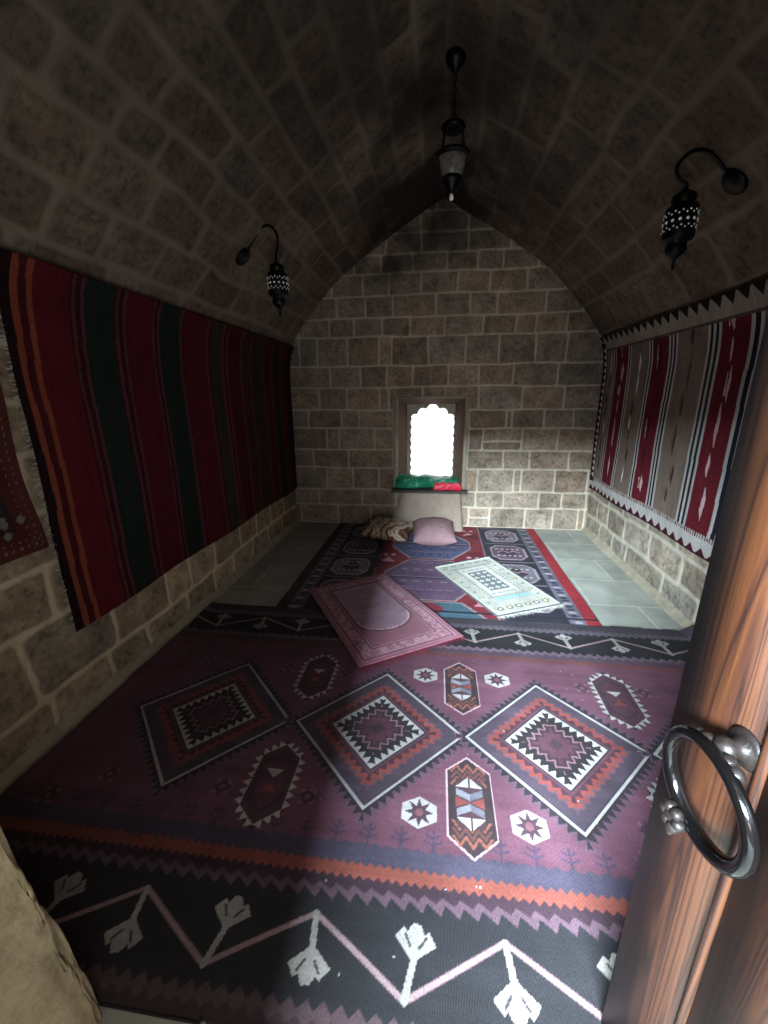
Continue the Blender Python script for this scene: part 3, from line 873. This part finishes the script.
Xr = R.U0 + .02 * (fbm(R.V0 * 1.5, R.V0 * 0 + 2, 3, 2) - .5) * sstep(.8, 1.1, np.abs(R.U0)); Yr = R.V0 + .02 * (fbm(R.U0 * 2, R.V0 * .2, 4, 2) - .5) * sstep(4.2, 4.6, R.V0)
Zr = .010 + .003 * (fbm(R.U0 * 2, R.V0 * 2, 5, 2) - .5) + .008 * np.exp(-((R.V0 - 3.06 - .15 * R.U0) / .02) ** 2) * sstep(.15, 0, np.abs(R.U0 + .25))
me = grid_mesh('carpet', Xr, Yr, Zr); set_col(me, R.c)
rr = link('carpet', me, M_weave); sm = rr.modifiers.new('thick', 'SOLIDIFY'); sm.thickness = .007; sm.offset = -1
tag(rr, 'red and dark blue carpet with octagons and a bright red edge, lying under the window', 'rug')

# ---- prayer rugs -------------------------------------------------------------------
def quad_rug(name, cv, TL, TR, BR, BL, zfun, mat):
    s = (cv.U0 - cv.u[0]) / (cv.u[-1] - cv.u[0]); t = (cv.V0 - cv.v[0]) / (cv.v[-1] - cv.v[0])
    TL, TR, BR, BL = [np.array(p) for p in (TL, TR, BR, BL)]
    P = ((1 - s) * t)[..., None] * TL + (s * t)[..., None] * TR + (s * (1 - t))[..., None] * BR + ((1 - s) * (1 - t))[..., None] * BL
    X, Y = P[..., 0], P[..., 1]
    me = grid_mesh(name, X, Y, zfun(X, Y, s, t)); set_col(me, cv.c)
    o = link(name, me, mat); sm = o.modifiers.new('thick', 'SOLIDIFY'); sm.thickness = .006; sm.offset = -1
    return o
# maroon: canvas 0.69 x 1.10, v=0 at the end nearest the viewer
Q = Canvas(0, .69, 0, 1.10, .004, (156, 102, 116), .006)
U, V = Q.U, Q.V
def frame(cv, i, o, col, W, H):
    for a, b, c, d in ((i, W - i, i, o), (i, W - i, H - o, H - i), (i, o, i, H - i), (W - o, W - i, i, H - i)): cv.rect(a, b, c, d, col)
edge = np.minimum(np.minimum(U, .69 - U), np.minimum(V, 1.10 - V))
Q.c[edge < .03] = lin((136, 80, 94)); Q.c[(edge > .03) & (edge < .036)] = lin((188, 150, 158)); Q.c[(edge > .036) & (edge < .05)] = lin((118, 62, 78))
sp = fbm(Q.U0 * 45, Q.V0 * 45, 3, 2)
mk = (edge > .05) & (edge < .115); Q.c[mk & (sp > .54)] = lin((168, 118, 130)); Q.c[mk & (sp < .40)] = lin((140, 86, 100))
Q.c[(edge > .115) & (edge < .128)] = lin((112, 58, 74)); Q.c[(edge > .128) & (edge < .133)] = lin((176, 136, 146))
Q.c[edge > .133] = lin((138, 76, 92))
nm = (U > .155) & (U < .535) & (V < .965) & ((V > .44) | (((U - .345) / .19) ** 2 + ((V - .44) / .16) ** 2 < 1))
om = (U > .143) & (U < .547) & (V < .977) & ((V > .44) | (((U - .345) / .205) ** 2 + ((V - .44) / .175) ** 2 < 1))
Q.c[om] = lin((104, 54, 70)); Q.c[nm] = lin((154, 114, 130))
for k in range(27):
    a = math.pi * (k / 26); Q.disk(.345 + .182 * math.cos(a + math.pi), .44 + .152 * math.sin(a + math.pi), .0075, (204, 172, 178))
for k in range(32): Q.disk(.17 + (k * .0115), .955, .0055, (186, 150, 158))
Q.line([(.2, .62), (.3, .6), (.42, .63), (.5, .61)], .008, (122, 84, 100))
Q.mottle(.15, 12, 12, 3)
zf = lambda X, Y, s, t: .0275 + .003 * (fbm(X * 3, Y * 3, 5, 2) - .5) + .004 * np.exp(-((Y - 2.57) / .05) ** 2)
mar = quad_rug('prayer_rug', Q, (-.985, 2.85), (-.42, 3.22), (.20, 2.325), (-.40, 1.945), zf, M_pile)
tag(mar, 'dusty maroon prayer rug with an arched niche, lying askew over two larger rugs', 'rug')
fringe('tassel_fringe', (-.395, 1.945, 0), (.20, 2.325, 0), (.5, -.85, 0), 130, .055, M_redfringe, mar, z=.026, wd=.0022, seed=5)
fringe('tassel_fringe', (-.985, 2.85, 0), (-.42, 3.22, 0), (-.5, .85, 0), 110, .03, M_redfringe, mar, z=.026, wd=.0022, seed=6)
# white: canvas 0.58 x 0.96
Wc = Canvas(0, .58, 0, .96, .004, (166, 161, 148), .006)
U, V = Wc.U, Wc.V
edge = np.minimum(np.minimum(U, .58 - U), np.minimum(V, .96 - V))
Wc.c[edge < .014] = lin((70, 70, 72)); Wc.c[(edge > .014) & (edge < .03)] = lin((190, 186, 174))
OLV = (120, 104, 74); GRY = (96, 96, 94)
for k in range(9):                                                   # flower heads round the border
    v = .10 + .095 * k
    for u in (.065, .515):
        if k % 2 == 0: Wc.disk(u, v, .022, OLV, .016); Wc.disk(u, v, .009, (196, 184, 150))
        else: Wc.poly([(u - .014, v), (u, v + .016), (u + .014, v), (u, v - .016)], GRY)
for k in range(6):
    Wc.disk(.09 + .08 * k, .085, .03, OLV if k % 2 else GRY, .026); Wc.disk(.09 + .08 * k, .085, .012, (214, 204, 172))
    Wc.disk(.09 + .08 * k, .895, .022, GRY, .018); Wc.disk(.09 + .08 * k, .895, .008, (214, 204, 172))
for v in (.82, .25):
    for k in range(17): Wc.poly([(.10 + k * .0235, v), (.112 + k * .0235, v + .02), (.122 + k * .0235, v)], GRY)
frame(Wc, .105, .112, (150, 146, 134), .58, .96)
for k in range(15):
    v = .27 + .037 * k
    for u in (.135, .43): Wc.poly([(u, v), (u + .02, v + .013), (u, v + .026)], GRY)
Wc.rect(.165, .415, .29, .80, (188, 182, 168))
Wc.rect(.20, .38, .36, .72, (82, 84, 84))
for k in range(5):
    for q in range(3):
        u = .23 + .06 * q; v = .40 + .07 * k
        Wc.poly([(u - .022, v), (u, v + .024), (u + .022, v), (u, v - .024)], (196, 194, 184)); Wc.disk(u, v, .008, (70, 72, 74))
for k in range(14):
    for v in (.315, .765): Wc.poly([(.175 + k * .0165, v - .01), (.183 + k * .0165, v + .014), (.19 + k * .0165, v - .01)], (110, 108, 104))
Wc.rect(.14, .46, .20, .238, (100, 150, 168)); Wc.line([(.14, .19), (.46, .19)], .008, (90, 100, 104))
for k in range(10): Wc.rect(.15 + k * .031, .162 + k * .031, .205, .225, (170, 208, 216))
Wc.mottle(.12, 10, 10, 4)
zf = lambda X, Y, s, t: .0225 + .002 * (fbm(X * 3, Y * 3, 6, 2) - .5) + .012 * np.exp(-((t - 1) / .02) ** 2) * (fbm(s * 9, s * 0, 2, 2))
whr = quad_rug('prayer_rug', Wc, (-.01, 3.40), (.52, 3.71), (.95, 2.84), (.445, 2.60), zf, M_pile)
tag(whr, 'cream white prayer rug with dark centre panel and light blue bar', 'rug')
fringe('tassel_fringe', (.445, 2.605, 0), (.95, 2.84, 0), (.45, -.88, 0), 150, .045, M_fringe, whr, z=.018, wd=.0025, seed=8)
fringe('tassel_fringe', (-.01, 3.40, 0), (.52, 3.71, 0), (-.45, .88, 0), 120, .03, M_fringe, whr, z=.018, wd=.0025, seed=9)

# ------------------------------------------------------------------ wall hangings
def hang(name, cv, side, off, mat, wave=0.012, topwave=0.0, yedge=None):
    Yv, Zv = cv.U0.copy(), cv.V0.copy()
    x, z = prof_at(np.clip(Zv, 0, 4)); nx_, nz_ = prof_n(np.clip(Zv, .03, 4))
    n = off + wave * (fbm(Yv * 2.2, Zv * .5, 13 + side, 3) - .3) + .004 * fbm(Yv * 8, Zv * 3, 17, 2)
    n = n + .012 * np.sin(Yv * 5.0 + side) * sstep(1.2, .4, Zv)
    X = (x + nx_ * n); Z = z + nz_ * n
    if side > 0: X = -X
    if yedge is not None: Yv = yedge(Yv, Zv)
    me = grid_mesh(name, X, Yv, Z); set_col(me, cv.c)
    o = link(name, me, mat); sm = o.modifiers.new('thick', 'SOLIDIFY'); sm.thickness = .006; sm.offset = 0
    return o
# left: dark red with green bands; canvas u = depth along the wall, v = height along the wall surface
H = Canvas(1.50, 4.66, .44, 2.06, .006, (48, 20, 26))
U = H.U0 + .018 * (fbm(H.V0 * 2.0, H.U0 * .4, 4, 2) - .5) * 2
V = H.V0
RED = (84, 24, 30); GRN = (32, 38, 34); THN = (84, 48, 47); ORG = (126, 62, 46); BRN = (60, 34, 32)
stripes = [(1.50, 1.542, (32, 16, 18)), (1.542, 1.57, ORG), (1.57, 1.605, (66, 20, 24)), (1.605, 1.63, ORG), (1.63, 1.80, RED), (1.80, 1.815, (60, 22, 28)), (1.815, 1.832, THN), (1.832, 1.862, (54, 20, 25)), (1.862, 1.88, THN), (1.88, 2.06, GRN),
           (2.06, 2.075, (60, 24, 28)), (2.075, 2.095, THN), (2.095, 2.125, (54, 20, 25)), (2.125, 2.145, THN), (2.145, 2.36, (78, 22, 29)), (2.36, 2.375, THN), (2.375, 2.40, (54, 20, 25)), (2.40, 2.42, THN), (2.42, 2.61, GRN), (2.61, 2.64, THN), (2.64, 2.66, (60, 24, 28)),
           (2.66, 2.92, (80, 22, 30)), (2.92, 2.95, THN), (2.95, 2.98, (60, 24, 28)), (2.98, 3.13, (50, 44, 38)), (3.13, 3.17, THN), (3.17, 3.2, (60, 24, 28)), (3.2, 3.24, (96, 40, 44)), (3.24, 3.44, (66, 20, 25)), (3.44, 3.48, THN), (3.48, 3.62, BRN), (3.62, 3.66, (80, 44, 44)), (3.66, 3.9, (52, 40, 36)),
           (3.9, 3.94, (84, 42, 42)), (3.94, 4.1, (70, 26, 30)), (4.1, 4.14, (84, 44, 42)), (4.14, 4.32, (40, 36, 34)), (4.32, 4.36, (84, 42, 42)), (4.36, 4.52, (66, 26, 30)), (4.52, 4.7, (36, 24, 26))]
for a, b, c in stripes: H.c[(U >= a) & (U < b)] = lin(c)
H.mottle(.18, 60, 3, 6)
ye = lambda Y, Z: Y + (.03 * (fbm(Z * 3, Z * 0, 7, 3) - .5)) * sstep(2.0, 1.5, Y)
hl = hang('wall_hanging', H, -1, .03, M_hang, .014, yedge=ye)
tag(hl, 'dark red, green and orange striped kilim hung along the left stone wall', 'wall hanging')
bm = bmesh.new(); r = random.Random(4)
for k in range(120):
    s = .46 + 1.5 * (k + r.random()) / 120
    x, z = prof_at(s); nx_, nz_ = prof_n(s); x += nx_ * .03; z += nz_ * .03
    L = r.uniform(.012, .04); p = Vector((float(x), 1.51, float(z)))
    q = p + Vector((r.uniform(-.006, .01), -L, r.uniform(-.02, .01))); w = Vector((0, 0, r.uniform(.002, .004)))
    f = [bm.verts.new(v) for v in (p - w, p + w, q + w * .6, q - w * .6)]; bm.faces.new(f)
from_bm('frayed_edge', bm, M_fringe, hl, smooth=False)

# right: taupe and red stripes between zigzag borders
T = Canvas(2.02, 4.66, .51, 2.07, .005, (150, 132, 116), .005)
U, V = T.U, T.V
TAU = (124, 106, 94); TRD = (100, 32, 40); WH2 = (182, 174, 168); NVY = (34, 32, 42); DK2 = (52, 26, 30)
bands = [(4.55, 4.66, DK2), (4.38, 4.55, TAU), (4.365, 4.38, WH2), (4.34, 4.365, DK2), (4.325, 4.34, WH2), (4.07, 4.325, TRD), (4.05, 4.07, WH2), (4.03, 4.05, NVY), (4.01, 4.03, WH2), (3.705, 4.01, TAU), (3.685, 3.705, WH2), (3.665, 3.685, NVY), (3.645, 3.665, WH2),
         (3.415, 3.645, TRD), (3.39, 3.415, WH2), (3.37, 3.39, NVY), (3.35, 3.37, WH2), (3.325, 3.35, NVY), (3.30, 3.325, WH2), (2.965, 3.30, TAU), (2.94, 2.965, WH2), (2.915, 2.94, NVY), (2.89, 2.915, WH2), (2.865, 2.89, NVY), (2.84, 2.865, WH2), (2.605, 2.84, TRD), (2.575, 2.605, WH2), (2.535, 2.575, NVY), (2.51, 2.535, WH2), (2.3, 2.51, TAU), (2.28, 2.3, WH2), (2.02, 2.28, TRD)]
Uw = T.U0 + .01 * (fbm(T.V0 * 2.5, T.U0, 3, 2) - .5) * 2
for a, b, c in bands: T.c[(Uw >= a) & (Uw < b)] = lin(c)
# broken flame strokes down the middle of each band
r = random.Random(12)
for (a, b, dark) in ((4.38, 4.55, 1), (4.07, 4.325, 0), (3.705, 4.01, 1), (3.415, 3.645, 0), (2.965, 3.30, 1), (2.605, 2.84, 0), (2.3, 2.51, 1), (2.02, 2.28, 0)):
    c = (a + b) / 2; z = .72
    while z < 1.9:
        l = r.uniform(.12, .3); w = r.uniform(.014, .034); x = c + r.uniform(-.03, .03)
        if dark: col = (76, 52, 46) if r.random() < .75 else (226, 216, 206)
        else: col = (206, 168, 168) if r.random() < .55 else (78, 24, 34)
        T.poly([(x - w * .3, z), (x + w * .6, z + l * .3), (x + w * .2, z + l), (x - w * .7, z + l * .6)], col)
        if r.random() < .5: T.line([(x + w, z + l * .2), (x + w * 1.2, z + l * .8)], .007, (226, 216, 206) if not dark else (96, 72, 62))
        z += l * r.uniform(.8, 1.25)
# bottom border
T.rect(2, 4.7, .625, .64, (92, 30, 40)); 
for k in range(110): T.rect(2.02 + k * .024, 2.032 + k * .024, .612, .645, WH2)
T.rect(2, 4.7, .51, .618, WH2)
n = 24
for k in range(n):
    a = 2.02 + (4.66 - 2.02) * k / n; b = 2.02 + (4.66 - 2.02) * (k + 1) / n
    T.poly([(a, .51), (b, .51), ((a + b) / 2, .57)], (70, 26, 38))
T.rect(2, 4.7, .51, .522, (60, 24, 34))
# top border
T.rect(2, 4.7, 1.93, 2.08, (150, 136, 124)); T.rect(2, 4.7, 1.915, 1.93, (90, 74, 68))
for k in range(n):
    a = 2.02 + (4.66 - 2.02) * k / n; b = 2.02 + (4.66 - 2.02) * (k + 1) / n
    T.poly([(a, 2.08), (b, 2.08), ((a + b) / 2, 1.995)], (40, 26, 28))
# side border near the back wall
T.rect(4.56, 4.67, .6, 2.0, (44, 28, 30))
for k in range(20):
    z = .64 + k * .066; T.poly([(4.575, z), (4.575, z + .06), (4.635, z + .03)], (206, 196, 188))
T.mottle(.14, 40, 4, 6)
hr = hang('wall_hanging', T, 1, .03, M_hang, .012)
tag(hr, 'taupe and red striped kilim with zigzag borders hung on the right wall', 'wall hanging')

# small one at the left edge of the picture
S = Canvas(.62, 1.44, .88, 1.75, .005, (72, 34, 32), .006)
U, V = S.U, S.V
edge = np.minimum(np.minimum(U - .62, 1.44 - U), np.minimum(V - .88, 1.75 - V))
S.c[edge < .05] = lin((80, 42, 38)); S.c[(edge > .105)] = lin((44, 36, 36)); S.c[(edge > .19)] = lin((98, 84, 72)); S.c[edge > .23] = lin((70, 32, 34))
for k in range(27):
    q = .90 + k * .031
    for e in (.03, .06):
        S.disk(1.44 - e, q, .004, (130, 104, 88)); S.disk(.64 + k * .03, .88 + e, .004, (130, 104, 88))
for k in range(10):
    q = .98 + k * .07
    S.poly([(1.30, q - .02), (1.318, q), (1.30, q + .02), (1.282, q)], (112, 106, 100)); S.disk(1.3, q + .035, .012, (112, 86, 76))
    q = .74 + k * .07
    S.poly([(q - .02, 1.03), (q, 1.048), (q + .02, 1.03), (q, 1.012)], (112, 106, 100))
S.mottle(.15, 10, 10, 2)
yr = lambda Y, Z: Y + .05 * ((1.2 - Z)) * sstep(1.0, 1.44, Y) * (Z > 0) + .012 * np.sin(Z * 9)
hs = hang('wall_hanging', S, -1, .03, M_hang, .02, yedge=yr)
tag(hs, 'small brown bordered rug with dotted edge on left wall, cut by picture edge', 'wall hanging')

# ------------------------------------------------------------------ lamps
def wall_lamp(name, label, side, wall_p, lamp_p, arm_pts, R0=.068):
    """wall_p: plate centre (x,y,z); lamp_p: (x,y,ztop)"""
    t = empty(name, wall_p); tag(t, label, 'lamp', None); w0 = Vector(wall_p)
    def ob(nm, bm, mat, par=t, smooth=True):
        for v in bm.verts: v.co -= w0
        return from_bm(nm, bm, mat, par, smooth=smooth)
    # plate lies on the vault
    i = int(np.argmin(np.hypot(PR[:, 0] - wall_p[0], PR[:, 1] - wall_p[2])))
    nx_, nz_ = prof_n(PS[i]); nrm = Vector((float(nx_), 0, float(nz_)))
    rotm = nrm.to_track_quat('Z', 'Y').to_matrix()
    bm = lathe_bm([(0, -.01), (.062, -.01), (.064, .006), (.055, .018), (.02, .026), (0, .028)], 28)
    for v in bm.verts: v.co = rotm @ v.co + w0
    ob('wall_plate', bm, M_iron)
    bm = tube_bm(catmull([w0 + nrm * .01] + [Vector(p) for p in arm_pts], 10), .0085, 10)
    ob('arm', bm, M_iron)
    lx, ly, lz = lamp_p
    prof = [(0, 0), (.012, 0), (.014, -.012), (.03, -.018), (.048, -.03), (.052, -.045), (.046, -.06), (.038, -.068), (.06, -.074), (R0, -.082), (R0, -.205), (.062, -.215), (.04, -.222), (.044, -.24), (.046, -.258), (.036, -.275), (.018, -.288), (.008, -.296), (.006, -.31), (.01, -.318), (.006, -.335), (0, -.35)]
    bm = lathe_bm(prof, 36, None, (lx, ly, lz))
    body = ob('lantern_body', bm, M_iron)
    # rows of white pierced work round the drum
    bm = bmesh.new()
    for k in range(14):
        a = 2 * math.pi * (k + .5) / 14; c, s_ = math.cos(a), math.sin(a)
        sphere(bm, (lx + (R0 - .002) * c, ly + (R0 - .002) * s_, lz - .142), .0082, sub=1)
        for dz in (-.112, -.172):
            for q in (-1, 1):
                aa = a + q * .11; sphere(bm, (lx + (R0 - .001) * math.cos(aa), ly + (R0 - .001) * math.sin(aa), lz + dz + (.006 if q > 0 else -.004)), .0048, sub=1)
    ob('pierced_band', bm, M_white, body) if False else ob('pierced_band', bm, M_white)
    return t
wall_lamp('wall_lantern', 'black pierced lantern on a curved arm above the dark red left hanging', -1, (-1.335, 2.97, 2.412), (-1.10, 2.97, 2.375),
          [(-1.25, 2.97, 2.50), (-1.19, 2.97, 2.57), (-1.13, 2.97, 2.58), (-1.085, 2.97, 2.53), (-1.085, 2.97, 2.46), (-1.10, 2.97, 2.41), (-1.10, 2.97, 2.37)])
wall_lamp('wall_lantern', 'black pierced lantern on a curved arm above the taupe right hanging', 1, (1.318, 2.39, 2.43), (1.11, 2.39, 2.415),
          [(1.24, 2.39, 2.50), (1.18, 2.39, 2.55), (1.11, 2.39, 2.555), (1.06, 2.39, 2.505), (1.075, 2.39, 2.455), (1.11, 2.39, 2.43), (1.11, 2.39, 2.41)])

# hanging lantern
hp = Vector((.045, 2.9, 3.315)); hl_ = empty('hanging_lantern', hp); tag(hl_, 'dark hanging lantern with a glass cup, chained from the vault crown', 'lamp')
def hob(nm, bm, mat):
    for v in bm.verts: v.co -= hp
    return from_bm(nm, bm, mat, hl_)
cx, cy = hp.x, hp.y
hob('ceiling_canopy', lathe_bm([(0, 3.318), (.055, 3.318), (.058, 3.30), (.045, 3.275), (.02, 3.25), (.012, 3.235), (0, 3.235)], 28, None, (cx, cy, 0)), M_iron)
bm = bmesh.new()
zc_ = 3.24; k = 0
while zc_ > 3.02:
    pts = []
    for q in range(16):
        a = 2 * math.pi * q / 16; w = .009 * math.cos(a); hh = .018 * math.sin(a)
        pts.append((cx + (w if k % 2 else 0), cy + (0 if k % 2 else w), zc_ + hh))
    tube_bm(pts, .0032, 6, True, bm); zc_ -= .028; k += 1
hob('chain', bm, M_iron)
hob('crown_ring', lathe_bm([(.01, 3.03), (.03, 3.02), (.062, 3.0), (.072, 2.985), (.068, 2.972), (.05, 2.968), (.03, 2.985), (.01, 3.0)], 32, None, (cx, cy, 0)), M_iron)
for k in range(4):
    a = math.pi / 4 + k * math.pi / 2; c, s_ = math.cos(a), math.sin(a)
    hob('hanger_rod', tube_bm([(cx + .064 * c, cy + .064 * s_, 2.98), (cx + .078 * c, cy + .078 * s_, 2.92), (cx + .093 * c, cy + .093 * s_, 2.852)], .004, 8), M_iron)
hob('rim', lathe_bm([(.082, 2.862), (.1, 2.86), (.106, 2.848), (.1, 2.836), (.083, 2.834), (.08, 2.848), (.082, 2.862)], 36, None, (cx, cy, 0)), M_iron)
mg, ntg, bg = new_mat('smoky_glass')
bg.inputs['Base Color'].default_value = L4((150, 140, 132)); bg.inputs['Roughness'].default_value = 0.2; bg.inputs['Transmission Weight'].default_value = 0.45
ntg.links.new(ramp(ntg, noise(ntg, 30, 3, .5, objco(ntg)), [(0.3, L4((120, 110, 104))), (0.7, L4((170, 160, 150)))]), bg.inputs['Base Color'])
hob('glass_cup', lathe_bm([(.084, 2.84), (.08, 2.81), (.07, 2.77), (.058, 2.742), (.05, 2.735), (.046, 2.74), (.054, 2.75), (.066, 2.775), (.076, 2.812), (.08, 2.84)], 36, None, (cx, cy, 0)), mg)
for k in range(3):
    a = -math.pi / 2 + (k - 1) * .9
    hob('glass_glint', lathe_bm([(0, 2.75), (.007, 2.752), (.009, 2.775), (.008, 2.795), (.003, 2.812), (0, 2.815)], 12, None, (cx + .034 * math.cos(a), cy + .034 * math.sin(a), 0)), M_white)  # glowing white slivers stand in for reflections on the glass
hob('base_cup', lathe_bm([(.056, 2.744), (.064, 2.735), (.06, 2.715), (.042, 2.70), (.036, 2.685), (.02, 2.67), (.01, 2.66), (0, 2.658)], 32, None, (cx, cy, 0)), M_iron)
hob('drop_finial', lathe_bm([(0, 2.668), (.006, 2.66), (.012, 2.645), (.011, 2.632), (.004, 2.625), (0, 2.624)], 16, None, (cx, cy, 0)), M_white)  # shine of the tip put into its white, faintly glowing colour

# ------------------------------------------------------------------ cushions
def pillow(name, W, Hh, TK, mat, n=44, wr=.01, seed=0, loc=(0, 0, 0), rot=(0, 0, 0), pinch=.12):
    bm = bmesh.new()
    g = np.linspace(-1, 1, n)
    a, b = np.meshgrid(g, g)
    ax = a * (1 - pinch * (1 - b * b) * 0 - pinch * .5 * (b * b) * 0) ; 
    ox = a * (1 - pinch * (1 - np.abs(b) ** 2) * np.abs(a) ** 3); oy = b * (1 - pinch * (1 - np.abs(a) ** 2) * np.abs(b) ** 3)
    th = (np.clip(1 - np.abs(a) ** 2.4, 0, 1) ** .55) * (np.clip(1 - np.abs(b) ** 2.4, 0, 1) ** .55)
    wv = wr * (fbm(a * 3, b * 3, seed, 3) - .5) * 2
    V = {}
    for s in (1, -1):
        for j in range(n):
            for i in range(n):
                brd = i in (0, n - 1) or j in (0, n - 1)
                if brd and s < 0: V[(s, j, i)] = V[(1, j, i)]; continue
                V[(s, j, i)] = bm.verts.new((ox[j, i] * W / 2, oy[j, i] * Hh / 2, 0 if brd else s * (th[j, i] * TK / 2 + wv[j, i] * th[j, i])))
        for j in range(n - 1):
            for i in range(n - 1):
                bm.faces.new([V[(s, j, i)], V[(s, j, i + 1)], V[(s, j + 1, i + 1)], V[(s, j + 1, i)]])
    o = from_bm(name, bm, mat, None, loc)
    o.rotation_euler = rot
    return o
mb, ntb, bb = new_mat('brocade')
cob = objco(ntb, (1, 1, 1))
wv = N(ntb, 'ShaderNodeTexWave', wave_type='BANDS'); wv.inputs['Scale'].default_value = 2.4; wv.inputs['Distortion'].default_value = 14; wv.inputs['Detail'].default_value = 2.5; wv.inputs['Detail Scale'].default_value = 1.6
ntb.links.new(cob, wv.inputs['Vector'])
ntb.links.new(ramp(ntb, wv.outputs['Fac'], [(0.0, L4((62, 40, 36))), (0.3, L4((140, 100, 70))), (0.5, L4((206, 184, 150))), (0.62, L4((96, 58, 52))), (0.85, L4((204, 188, 170))), (1.0, L4((120, 86, 60)))]), bb.inputs['Base Color'])
bb.inputs['Roughness'].default_value = .42
c1 = pillow('cushion', .54, .40, .17, mb, wr=.022, seed=4, loc=(-.50, 4.12, .13), rot=(math.radians(8), math.radians(3), math.radians(-10)))
tag(c1, 'satin cushion in brown, gold and cream pattern lying on the carpet', 'cushion')
M_pink = flat_mat('dusty_pink_cotton', (134, 104, 106), .9, .15, 0, 30, .1, .2)
c2 = pillow('cushion', .44, .44, .24, M_pink, wr=.014, seed=9, loc=(-.01, 4.03, .15), rot=(math.radians(10), 0, math.radians(4)), pinch=.06)
tag(c2, 'plump plain dusty pink cushion on the carpet below the window sill', 'cushion')

# ------------------------------------------------------------------ folded cloths on the sill
def bundle(name, x0, x1, y0, y1, z0, hfun, mat, seed, fold=.012, n=90, m=56, fwd=0.0):
    bm = bmesh.new(); rows = []
    for i in range(n):
        t = i / (n - 1); x = x0 + (x1 - x0) * t
        endf = min(1, (min(t, 1 - t) / .06)) ** .5 if min(t, 1 - t) < .06 else 1
        hh = hfun(t) * (.25 + .75 * endf); yc = (y0 + y1) / 2 - fwd * (1 - float(sstep(.32, .55, np.array(t)))); dy = (y1 - y0) / 2 * (.7 + .3 * endf)
        row = []
        for k in range(m):
            a = 2 * math.pi * k / m; c, s = math.cos(a), math.sin(a)
            sy = abs(c) ** .6 * (1 if c > 0 else -1); sz = abs(s) ** .6 * (1 if s > 0 else -1)
            f = fold * (abs(math.sin(9 * t + a * 1.5 + 3 * float(vnoise(np.array(t * 4), np.array(a), seed)))) - .5) + fold * 1.6 * (float(fbm(np.array(t * 7), np.array(a * 1.3), seed, 3)) - .5)
            zq = z0 + hh / 2 + sz * (hh / 2) + (f if s > -.2 else 0) * (1 if s > 0 else .4)
            row.append(bm.verts.new((x, yc + sy * (dy + f * .8), max(zq, z0))))
        rows.append(row)
    for a, b in zip(rows[:-1], rows[1:]):
        for k in range(m): bm.faces.new((a[k], a[(k + 1) % m], b[(k + 1) % m], b[k]))
    bm.faces.new(rows[0][::-1]); bm.faces.new(rows[-1])
    return from_bm(name, bm, mat)
M_green = flat_mat('green_satin', (26, 118, 84), .35, .5, 0, 20, .2, .1)
M_redc = flat_mat('red_satin', (206, 36, 62), .4, .5, 0, 20, .15, .1)
g = bundle('folded_cloth', -.48, .29, 4.70, 4.90, .450, lambda t: .145 - .03 * sstep(.35, .6, np.array(t)) , M_green, 3, .024, fwd=.075)
tag(g, 'green satin cloth folded on the window sill', 'cloth')
rd = bundle('folded_cloth', -.03, .288, 4.60, 4.685, .450, lambda t: .085, M_redc, 6, .012)
tag(rd, 'bright red satin cloth folded in front of the green one on the sill', 'cloth')

# ------------------------------------------------------------------ camera
f_px, pitch, yaw, roll = 407.889, .27731288, .130064905, -.008718
cp, sp_, cyw, syw = math.cos(pitch), math.sin(pitch), math.cos(yaw), math.sin(yaw)
fw = Vector((-syw * cp, cyw * cp, -sp_)); rt = Vector((cyw, syw, 0)); up = rt.cross(fw)
r2 = rt * math.cos(roll) + up * math.sin(roll); u2 = up * math.cos(roll) - rt * math.sin(roll)
cam = bpy.data.cameras.new('camera'); co_ = bpy.data.objects.new('camera', cam); COL.objects.link(co_)
mw = Matrix((r2, u2, -fw)).transposed().to_4x4(); mw.translation = Vector((0, 0, 1.5))
co_.matrix_world = mw
cam.sensor_fit = 'HORIZONTAL'; cam.sensor_width = 36.0; cam.lens = 36.0 * f_px / 768.0; cam.clip_start = .02
scn.camera = co_

# ------------------------------------------------------------------ light
w = bpy.data.worlds.new('world'); scn.world = w; w.use_nodes = True
nt = w.node_tree; bgn = nt.nodes['Background']
bgn.inputs[0].default_value = (0.93, 0.97, 1.0, 1); bgn.inputs[1].default_value = 1.5

def area(name, loc, target, sx, sy, power, col, spread=180):
    l = bpy.data.lights.new(name, 'AREA'); l.shape = 'RECTANGLE'; l.size = sx; l.size_y = sy; l.energy = power; l.color = col
    l.spread = math.radians(spread)
    o = bpy.data.objects.new(name, l); COL.objects.link(o); o.location = loc
    d = Vector(target) - Vector(loc); o.rotation_euler = d.to_track_quat('-Z', 'Y').to_euler()
    return o
area('doorway_daylight', (-2.15, -12.0, 6.0), (.35, 2.6, .5), 4.5, 3.4, 26000, (.69, .88, 1.0))
area('side_daylight', (-6.4, -12.0, 6.1), (.6, 2.6, .5), 4.2, 3.4, 30000, (.69, .88, 1.0))
area('back_wall_fill', (-.2, -3.2, 1.2), (0, 4.6, 1.5), 1.3, .5, 38, (1.0, .87, .78))  # warm fill added to brighten the back wall, as if bounced off ground outside
scn.view_settings.view_transform = 'Standard'
scn.view_settings.look = 'None'
scn.view_settings.exposure = 0.0
scn.cycles.use_denoising = True
scn.cycles.max_bounces = 8
scn.cycles.diffuse_bounces = 6
